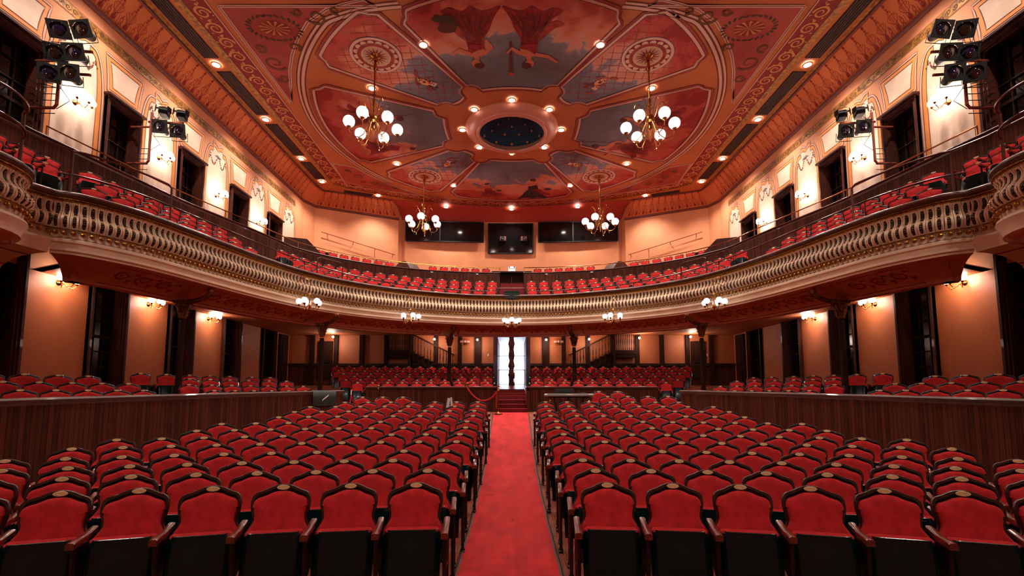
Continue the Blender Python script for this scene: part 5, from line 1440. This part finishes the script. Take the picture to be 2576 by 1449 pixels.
for s in (-1, 1):
    sd = 'left' if s < 0 else 'right'
    def rig(y0, y1, ztop, zbot, bars, lab):
        mb = MB(); x = s * 10.68
        mb.tube([(s * 11.28, y0, zbot), (x - s * -.06, y0, zbot), (x, y0, zbot + .08), (x, y0, ztop)], .035, 8)
        mb.tube([(s * 11.28, y0, ztop - .45), (x, y0, ztop - .45)], .03, 6)
        for zb_ in bars: mb.tube([(x + s * .08, y0, zb_), (s * y1, y0, zb_ - .06)], .035, 8); mb.sphere((x, y0, zb_), .055, 8)
        r_ = mb.build('lighting_boom', 'pipe_rust'); tag(r_, lab, 'lighting stand')
        mb = MB()
        for k in range(5): z = ztop - 1.1 - .16 * k; mb.tube([(s * 11.27, y0 - .1, z + .1), (s * 11.0, y0 - .03, z - .03), (x + s * .02, y0, z - .02)], .01, 4)
        mb.tube([(x, y0, bars[-1] - .3), (x - s * .3, y0, bars[-1] - .7), (x, y0, bars[-1] - .9)], .008, 4)
        mb.build('cable', 'black_metal', r_)
    rig(10.72, 9.95, 9.95, 8.33, (9.78, 9.2), 'rusty pipe boom on the upper %s wall holding six spotlights' % sd)
    rig(13.58, 9.72, 9.95, 8.38, (9.66,), 'rusty pipe boom on the upper %s wall holding four spotlights' % sd)
    for row, (z, ys) in enumerate(((10.07, (10.52, 9.98)), (9.5, (10.56, 10.1)), (9.0, (10.66, 10.18)))):
        for k, y in enumerate(ys):
            if sb_ is None: sb_ = o = make_spot_big()
            else: o = copy_tree(sb_)
            o.location = (s * y, 10.45, z); o.rotation_euler = (R(14 - 4 * row), R(s * (14 - 5 * row)), R(-s * (34 - 22 * k + 4 * row)))
            if (k + row) % 2 == (0 if s > 0 else 1):
                for c in o.children:
                    if c.name.startswith('lens'): c.data = c.data.copy(); c.data.materials[0] = MATS['lens_grey']
            tag(o, 'black spotlight, %s row, %s, on the six lamp %s boom' % (('top', 'middle', 'bottom')[row], ('wall side', 'house side')[k], sd), 'spotlight', 'spotlights on the wall booms')
    for k, y in enumerate((10.27, 9.74)):
        if ss_ is None: ss_ = o = make_spot_small()
        else: o = copy_tree(ss_)
        o.location = (s * y, 13.5, 9.93 - .1 * k); o.rotation_euler = (R(-5), 0, R(-s * 20))
        tag(o, 'small boxy spotlight with barn doors, %s, on the four lamp %s boom' % (('wall side', 'house side')[k], sd), 'spotlight', 'spotlights on the wall booms')
        o = copy_tree(sb_); o.location = (s * y, 13.4, 9.4 - .14 * k); o.rotation_euler = (R(4), R(s * 4), R(-s * 16))
        tag(o, 'black round lens spotlight, %s, on the four lamp %s boom' % (('wall side', 'house side')[k], sd), 'spotlight', 'spotlights on the wall booms')

# ------------------------------------------------------------------ booth windows, sign, middle doorway of the balcony
def booth_window(x0, x1, z0, z1, y, lab, curve=0):
    o = thing('booth_window', lab, 'window')
    mb = MB(); nseg = 6; yy = lambda x: y - curve * abs(x) / 6.6
    mb.quadgrid([[(x0 + (x1 - x0) * k / nseg, yy(x0 + (x1 - x0) * k / nseg) - .05, z) for k in range(nseg + 1)] for z in (z0, z1)]); mb.build('window_pane', 'booth_glass', o, smooth=False)
    mb = MB()
    for z in (z0, z1): mb.tube([(x0 + (x1 - x0) * k / nseg, yy(x0 + (x1 - x0) * k / nseg) - .08, z) for k in range(nseg + 1)], .045, 4)
    for x in (x0, x1, (x0 + x1) / 2 - .3) if x1 - x0 > 3.5 else (x0, x1): mb.box((x, yy(x) - .08, (z0 + z1) / 2), (.07, .08, z1 - z0))
    mb.build('window_frame', 'black_metal', o, smooth=False)
booth_window(-6.45, -1.75, 10.85, 12.08, 29.05, 'wide black control booth window on the upper back wall, left of the middle one', .4)
booth_window(1.65, 6.45, 10.85, 12.08, 29.05, 'wide black control booth window on the upper back wall, right of the middle one', .4)
booth_window(-1.45, 1.3, 10.2, 12.08, 29.12, 'squarish black projection window in the middle of the upper back wall')
for x, lab in ((-.55, 'left'), (.75, 'right')):
    o = thing('projector', 'pale projector standing behind the middle booth window, on the %s' % lab, 'projector', (x, 28.98, 11.1))
    mb = MB(); mb.rbox((0, 0, 0), (.4, .1, .3), .03); mb.build('body', 'vent_slat', o); mb = MB(); mb.lathe([(.1, 0), (.1, .06), (0, .05)], (0, -.05, .02), 14, M=Matrix.Rotation(PI / 2, 4, 'X')); mb.build('lens', 'black_metal', o)

# wall below the sign: dark double door, steps and side walls of the balcony aisle
mb = MB()
for x in (-.32, .32): mb.rbox((x, 24.9, 7.3), (.6, .06, 1.1), .01)
dr = mb.build('door_1', 'post_wood', smooth=False); struct(dr)
mb = MB(); mb.box((0, 24.86, 7.35), (.02, .03, .7)); mb.build('door_bar', 'brass', dr)
mb = MB(); mb.rbox((0, 25.05, 7.9), (2.1, 1.0, .1), .02); mb.box((-.85, 24.4, 7.1), (.08, 1.2, 1.3)); mb.box((.85, 24.4, 7.1), (.08, 1.2, 1.3)); mb.box((0, 25.1, 7.3), (2.0, .3, 1.1)) ; mb.box((0, 24.95, 7.8), (1.7, .1, .1))
struct(mb.build('trim_20', 'dark_wood', smooth=False))
mb = MB()
for k in range(12): mb.box((0, 21.05 + .29 * k, 5.4 + .15 * k), (1.16, .9, .15))
tag(mb.build('balcony_steps', 'stair_red', smooth=False), 'dark red carpeted steps climbing the middle aisle of the balcony', 'steps')
sg_ = thing('exit_sign', 'white lit sign reading EXIT with two small lamps, above the balcony middle door', 'sign', (0, 25.0, 7.95))
mb = MB(); mb.rbox((0, 0, .18), (.36, .1, .34), .015); mb.rbox((0, 0, .0), (.38, .12, .05), .01); mb.build('sign_box', 'sign_lit', sg_)
mb = MB(); mb.box((0, -.056, .235), (.33, .008, .03)); mb.build('red_stripe', 'sign_red', sg_)
for s in (-1, 1):
    mb = MB(); mb.lathe([(.035, 0), (.04, -.05), (.0, -.055)], (s * .13, -.05, .3), 10, M=Matrix.Rotation(-PI / 2, 4, 'X')); mb.build('sign_lamp', 'black_metal', sg_)
tc = bpy.data.curves.new('exit_text', 'FONT'); tc.body = 'EXIT'; tc.size = .15; tc.align_x = 'CENTER'; tc.extrude = .004
to = bpy.data.objects.new('exit_text', tc); COL.objects.link(to)
dg = bpy.context.evaluated_depsgraph_get(); me = bpy.data.meshes.new_from_object(to.evaluated_get(dg)); bpy.data.objects.remove(to)
lt = bpy.data.objects.new('sign_lettering', me); COL.objects.link(lt); lt.parent = sg_; me.materials.clear(); me.materials.append(MATS['sign_red']); lt.rotation_euler = (PI / 2, 0, 0); lt.location = (0, -.058, .07); lt['label'] = 'red letters EXIT'

# gables, louvres, wall bars at the back of the balcony
for s, nm in ((-1, 'left'), (1, 'right')):
    mb = MB(); P = [(-.62, 0), (-.62, .28), (-.22, .62), (.18, .62), (.55, .1), (.55, 0)]
    vs = [(x, yy, z) for yy in (-.5, .5) for x, z in P]; n_ = len(P)
    mb.add(vs, [tuple(range(n_)), tuple(range(2 * n_ - 1, n_ - 1, -1))] + [(i, n_ + i, n_ + (i + 1) % n_, (i + 1) % n_) for i in range(n_)])
    o = mb.build('stair_hood', 'casing_wood', smooth=False, loc=(s * 5.55, 25.4, 7.95)); o.rotation_euler = (0, 0, -s * .45 * -1); o.scale = (s * -1, 1, 1)
    tag(o, 'dark wooden gabled stair hood between the %s rear balcony seats' % nm, 'stair hood')
    mb = MB(); P = [(0, 0), (0, .85), (.95, .85), (1.75, 0.05), (1.75, 0)]; vs = [(x, yy, z) for yy in (-.05, .05) for x, z in P]; n_ = len(P)
    mb.add(vs, [tuple(range(n_)), tuple(range(2 * n_ - 1, n_ - 1, -1))] + [(i, n_ + i, n_ + (i + 1) % n_, (i + 1) % n_) for i in range(n_)])
    o = mb.build('sloped_screen', 'casing_wood', smooth=False, loc=(s * -1 * -10.2 * 1, 21.0, 7.75)); o.rotation_euler = (0, 0, .35 * s * -1); o.scale = (-s, 1, 1)
    tag(o, 'sloping wooden screen at the %s rear corner of the balcony' % nm, 'screen')
    mb = MB(); mb.box((0, 0, 0), (.95, .05, 1.7)); 
    for k in range(12): mb.box((0, -.04, -.78 + .14 * k), (.9, .03, .1), rx=.5)
    o = mb.build('louvred_shutter', 'louver', smooth=False, loc=(s * 10.55, 26.2, 8.6)); o.rotation_euler = (0, 0, s * -.42)
    tag(o, 'slatted wooden shutter on the slanting wall at the %s back corner' % nm, 'shutter')
    # long bar with stays on the slanting wall
    mb = MB(); a, b = Vector((s * 10.6, 26.05, 10.55)), Vector((s * 6.9, 27.8, 9.75))
    mb.tube([a, b], .022, 6)
    for t in (.08, .42, .72, .97): q = a.lerp(b, t); mb.tube([q, q + Vector((s * .18, .42, -.22))], .018, 5)
    tag(mb.build('lighting_bar', 'pipe_rust'), 'long thin bar on stays across the upper %s back wall' % nm, 'bar')
    mb = MB(); P = resample(catmull([(-9.9, 21.2), (-8.9, 22.5), (-7.0, 23.9)], 6), .3)
# dark cloth box hanging on the balcony rail over the aisle
o = thing('draped_box', 'dark green cloth covered box on the middle of the balcony rail', 'box', (0, 19.92, 5.58))
mb = MB(); mb.rbox((0, 0, .14), (.66, .3, .36), .03); mb.build('cover', 'green_black', o); mb = MB(); mb.box((0, -.16, .29), (.62, .02, .05)); mb.build('flap', 'green_black', o)

# ------------------------------------------------------------------ back of the main floor: steps, door, stairs
mb = MB(); SY = [15.2, 15.75, 16.6, 17.9, 19.3, 20.9, 22.6, 24.3]; SZ = [1.16, 1.28, 1.41, 1.53, 1.64, 1.73, 1.80]
for k in range(7):
    w_ = .98 if k < 2 else (.98 if SY[k] < 16.9 else 1.18)
    mb.box((0, (SY[k] + 24.3) / 2, SZ[k] / 2 + .3), (w_, 24.3 - SY[k], SZ[k] - .6))
st_ = mb.build('aisle_steps', 'stair_red', smooth=False); tag(st_, 'shallow dark red steps climbing from the runner to the bright door', 'steps')
mb = MB()
for k in range(7): mb.box((0, SY[k] + .02, SZ[k] + .004), (.98 if SY[k] < 16.9 else 1.18, .05, .014))
mb.build('lit_nosing', 'sign_red', st_)  # brighter red paints the light caught on the step edges
# street door
mb = MB()
for s in (-1, 1): mb.box((s * .82, 24.3, 3.15), (.22, .2, 2.75))
mb.box((0, 24.3, 4.58), (1.86, .2, .12)); d2 = mb.build('door_2', 'door_edge', smooth=False); struct(d2)
mb = MB()
for s in (-1, 1):
    for x in (s * .66, s * .14): mb.box((x, 24.5, 2.3), (.035, .05, 1.0))
    for z in (2.06, 2.8): mb.box((s * .4, 24.5, z), (.56, .04, .035))
    mb.box((s * .4, 24.6, 3.52), (.6, .03, .03))
mb.build('door_frame', 'silver', d2, smooth=False)
mb = MB(); mb.box((0, 24.52, 3.1), (1.4, .01, 2.7)); gl = mb.build('door_glass', 'plain_white', d2, smooth=False)
gm = bpy.data.materials.new('clear_glass'); gm.use_nodes = True; gb = gm.node_tree.nodes['Principled BSDF']; gb.inputs['Transmission Weight'].default_value = 1; gb.inputs['Roughness'].default_value = 0; gb.inputs['IOR'].default_value = 1.0; gl.data.materials[0] = gm
mb = MB(); rows = []
for k in range(20):
    z = 1.85 + 2.7 * k / 19; w_ = .105 + .028 * math.sin(k * 1.7) + .012 * math.sin(k * 4.1); rows.append([(-.04 - w_ - .01, 24.42, z), (-.05, 24.33, z), (.03 + w_ * .9, 24.42, z)])
mb.quadgrid(rows); mb.quadgrid([[(x, 24.46, z) for x, y, z in r_] for r_ in rows])
tag(mb.build('tied_curtain', 'pier_cloth'), 'dark tied curtain hanging down the middle of the bright street door', 'curtain')
# staircases against the back wall
for s, nm in ((-1, 'left'), (1, 'right')):
    o = thing('staircase', 'dark wooden staircase with turned balusters on the back wall, %s of the door' % nm, 'staircase', (0, 0, 0))
    X = lambda x: -s * x * -1 * -1 if False else s * x
    yf = 23.95
    mb = MB(); mb.box((s * 5.65, 24.1, 3.66), (1.15, .45, .2)); mb.box((s * 5.65, 24.1, 3.5), (1.0, .42, .2))
    mb.build('landing', 'post_wood', o, smooth=False)
    mb = MB(); top = (5.1, 3.7); bot = (3.0, 2.7)
    for k in range(9):
        t = k / 8; x = top[0] + (bot[0] - top[0]) * t; z = top[1] + (bot[1] - top[1]) * t; mb.box((s * x, 24.1, z - .02), (.3, .42, .04)); mb.box((s * (x + .1), 24.1, z - .12), (.06, .42, .2))
    mb.build('tread', 'post_wood', o, smooth=False)
    mb = MB(); vs = [(s * 5.15, yf, 3.75), (s * 5.15, yf, 3.35), (s * 3.6, yf, 2.55), (s * 2.9, yf, 2.55), (s * 2.9, yf, 2.7)]
    mb.add(vs + [(a, b + .04, c) for a, b, c in vs], [(0, 1, 2, 3, 4), (9, 8, 7, 6, 5)] + [(i, 5 + i, 5 + (i + 1) % 5, (i + 1) % 5) for i in range(5)]); mb.build('stringer', 'post_wood', o, smooth=False)
    mb = MB(); mb.tube([(s * 6.15, yf, 4.62), (s * 5.1, yf, 4.62), (s * 2.85, yf, 3.5)], .035, 6); mb.build('banister_rail', 'dark_wood', o)
    bp_ = None
    for k in range(24):
        if k < 10: x, z0, z1 = 6.1 - .105 * k, 3.76, 4.6
        else: t = (k - 10) / 13; x = 5.0 - 2.05 * t; z0 = 3.7 - 1.0 * t; z1 = 4.58 - 1.02 * t
        h = z1 - z0
        if bp_ is None:
            q = MB(); q.lathe([(.022, 0), (.024, .12), (.012, .18), (.026, .35), (.03, .45), (.013, .62), (.02, .7), (.02, .86)], seg=8); bp_ = q.build('turned_baluster', 'dark_wood', o)
            b_ = bp_
        else: b_ = bp_.copy(); COL.objects.link(b_)
        b_.location = (s * x, yf, z0)
    mb = MB(); mb.box((s * 5.1, yf - .02, 3.6), (.12, .12, 2.2)); mb.build('newel_post', 'post_wood', o, smooth=False)
# side doors in the corners
for k, (s, y) in enumerate(((-1, 23.55), (1, 23.55))):
    mb = MB(); mb.rbox((s * 11.22, y, 2.9), (.1, .8, 3.2), .02); mb.box((s * 11.16, y, 3.6), (.05, .5, 1.2)); mb.box((s * 11.16, y, 2.2), (.05, .5, 1.1)); struct(mb.build('door_%d' % (k + 3), 'post_wood', smooth=False))
for k, x in enumerate((-9.45, 9.45)):
    mb = MB(); mb.rbox((x, 24.3, 3.3), (.75, .1, 1.9), .02); mb.box((x, 24.23, 3.6), (.45, .04, .9)); struct(mb.build('door_%d' % (k + 5), 'post_wood', smooth=False))

# ------------------------------------------------------------------ loose things on the floor
def stanchion(x, y, lab, ball=True):
    o = thing('rope_stanchion', lab, 'stanchion', (x, y, fz(y)))
    mb = MB(); mb.lathe([(.15, 0), (.15, .015), (.05, .05), (.02, .08)], seg=20); mb.build('base', 'brass', o)
    mb = MB(); mb.lathe([(.02, .06), (.02, .78)], seg=10); mb.build('pole', 'brass', o)
    mb = MB(); mb.sphere((0, 0, .86), .04, 12); mb.lathe([(.02, .76), (.035, .78), (.02, .82)], seg=10); mb.build('finial', 'brass', o)
stanchion(-.42, 14.95, 'brass rope stanchion at the foot of the back steps')
stanchion(-4.15, 15.0, 'brass rope stanchion in front of the left rear partition')
stanchion(1.0, 12.6, 'short brass stanchion beside the keyboard')
o = thing('velvet_rope', 'red velvet rope sagging between the stanchions left of the back steps', 'rope')
mb = MB(); A, B = Vector((-1.42, 15.1, 1.86)), Vector((-.42, 14.95, 1.74)); pts = []
for k in range(17): t = k / 16; q = A.lerp(B, t); q.z -= .42 * 4 * t * (1 - t) * .9; pts.append(q)
mb.tube(pts, .022, 7); mb.tube([(-.47, 14.95, 1.72), (-.475, 14.95, 1.2)], .02, 6); mb.build('rope', 'rope_velvet', o)
mb = MB(); mb.sphere(pts[0], .03, 8); mb.sphere(pts[-1], .03, 8); mb.build('rope_hook', 'brass', o)
o = thing('rope_stanchion', 'brass post topped with a ball on the left rear partition', 'stanchion', (-1.42, 15.35, fz(15.3)))
mb = MB(); mb.tube([(0, 0, 0), (0, 0, .86)], .02, 8); mb.build('pole', 'brass', o); mb = MB(); mb.sphere((0, 0, .9), .045, 10); mb.build('finial', 'brass', o)
# folded table tripod by the tarpaulin
o = thing('tarpaulin', 'dark stained tarpaulin draped over the end of the left partition, with a strip of tape', 'tarpaulin')
p, t, n = at_s(PART, PS, PS[-1] - .75); mb = MB(); rows = []
for k in range(9):
    q = p + t * (-.42 + .105 * k); w_ = .012 * math.sin(k * 2.1); zt_ = 1.7
    rows.append([(q.x + n.x * d, q.y + n.y * d, z) for d, z in ((-.14, zt_ - .25), (-.125, zt_ + .005), (-.06, zt_ + .045), (.06, zt_ + .045), (.135, zt_ + .0), (.14 + w_, zt_ - .2), (.145 + w_, zt_ - .42))])
mb.quadgrid(rows); mb.build('cloth', 'green_black', o, angle=70)
mb = MB(); q = p + n * .165; mb.add([(q.x - t.x * .12, q.y - t.y * .12, 1.42), (q.x - t.x * .1, q.y - t.y * .1, 1.47), (q.x + t.x * .12, q.y + t.y * .12, 1.62), (q.x + t.x * .1, q.y + t.y * .1, 1.56)], [(0, 1, 2, 3)]); mb.build('tape_strip', 'plain_white', o)
# little tripod at the end of the left partition
o = thing('folding_tripod', 'small red legged tripod standing at the end of the left partition', 'tripod', (-4.95, 14.9, fz(14.9)))
for k in range(3):
    a = 2 * PI * k / 3 + .5; mb = MB(); mb.tube([(0, 0, .62), (.16 * math.cos(a), .16 * math.sin(a), 0)], .014, 5); mb.build('leg', 'rope_velvet', o)
mb = MB(); mb.tube([(0, 0, .6), (0, 0, .76)], .02, 6); mb.build('head', 'plain_white', o)
# stage piano on a folding stand
o = thing('keyboard', 'long grey electric keyboard on a black folding stand beside the aisle', 'keyboard', (1.5, 12.75, fz(12.7)))
mb = MB(); mb.rbox((0, 0, 1.0), (1.28, .3, .07), .02); mb.build('keyboard_body', 'silver', o)
mb = MB(); mb.box((-.05, -.07, 1.038), (1.1, .14, .008)); mb.build('keys', 'plain_white', o)
mb = MB(); mb.rbox((-.1, .16, 1.1), (.48, .02, .14), .01, rx=.3); mb.build('music_rest', 'green_black', o)
mb = MB()
for x in (-.45, .45):
    mb.tube([(x - .25, -.12, .0), (x * .4 + .2, -.12, .95)], .016, 5); mb.tube([(x + .25, .12, .0), (x * .4 - .2, .12, .95)], .016, 5)
mb.box((0, 0, .95), (1.1, .04, .03)); mb.build('stand', 'black_metal', o)
mb = MB(); mb.tube([(.3, .02, 1.05), (.22, .05, .9), (.18, .1, .6)], .006, 4); mb.rbox((.38, 0, 1.06), (.12, .07, .03), .01); mb.build('sustain_cable', 'black_metal', o)
# white slip of paper on a seat back
o = thing('paper_slip', 'white paper slip standing between seats in the last left floor row', 'paper', (-1.6, 12.15, fz(12.1) + .78))
mb = MB(); mb.box((0, 0, .1), (.07, .006, .3), ry=.15); mb.box((.09, 0, .1), (.05, .006, .34), ry=-.1); mb.build('paper', 'plain_white', o, smooth=False)
# small iron frame on the right side floor
mb = MB()
for x in (-.3, 0, .3): mb.tube([(x, 0, 0), (x, 0, .75)], .014, 5)
for z in (.35, .75): mb.tube([(-.32, 0, z), (.32, 0, z)], .014, 5)
mb.tube([(-.3, 0, .75), (-.36, .2, .0)], .012, 5); mb.tube([(.3, 0, .75), (.36, .2, .0)], .012, 5)
o = mb.build('metal_rack', 'pipe_rust', loc=(9.0, 16.6, 1.3)); tag(o, 'small low metal frame rack standing behind the right corner seats', 'rack')
for s, nm in ((-1, 'left'), (1, 'right')):
    mb = MB(); mb.rbox((0, 0, 0), (.07, .02, .12), .006); mb.box((0, -.012, 0), (.012, .01, .03)); o = mb.build('light_switch', 'plain_white', loc=(s * (1.2 if s < 0 else 9.9), 24.33, 3.55)); tag(o, 'small light switch on the back wall %s' % ('just left of the street door' if s < 0 else 'near the far right corner door'), 'switch')

# strip lamps go on towards the stage; added unseen spots brighten the front seats
for s in (-1, 1):
    for y in (8.75, 5.45, 2.15): light('SPOT', (s * 10.03, y, HC - .1), 620, (1, .85, .72), .1, spot_size=R(120), spot_blend=.9)
    for x in (2.0, 6.5):
        L = light('SPOT', (s * x, -2.2, 8.2), 390, (1, .88, .8), .3, spot_size=R(95), spot_blend=1); L.rotation_euler = (R(64), 0, R(s * 6))
# ------------------------------------------------------------------ daylight outside, camera, view
wd = bpy.data.worlds.new('world'); SC.world = wd; wd.use_nodes = True
bg = wd.node_tree.nodes['Background']; bg.inputs[0].default_value = (.62, .78, 1, 1); bg.inputs[1].default_value = 14
cam = bpy.data.cameras.new('camera'); co = bpy.data.objects.new('camera', cam); COL.objects.link(co); SC.camera = co
co.location = (0, 0, 1.7); co.rotation_euler = (R(90 + 5.25), 0, 0)
cam.sensor_width = 36; cam.lens = 1210 * 36 / 2576; cam.shift_y = (874 - 724.5) / 2576; cam.shift_x = (1288 - 1287.5) / 2576
cam.clip_start = .05; cam.clip_end = 200
cy2 = SC.cycles; cy2.max_bounces = 5; cy2.diffuse_bounces = 3; cy2.glossy_bounces = 2; cy2.transmission_bounces = 3; cy2.caustics_reflective = False; cy2.caustics_refractive = False; cy2.sample_clamp_indirect = 6; cy2.use_adaptive_sampling = True; cy2.adaptive_threshold = .05; cy2.adaptive_min_samples = 12
vs = SC.view_settings; vs.view_transform = 'Standard'; vs.look = 'None'; vs.gamma = 1; vs.use_curve_mapping = False; vs.exposure = 0.47
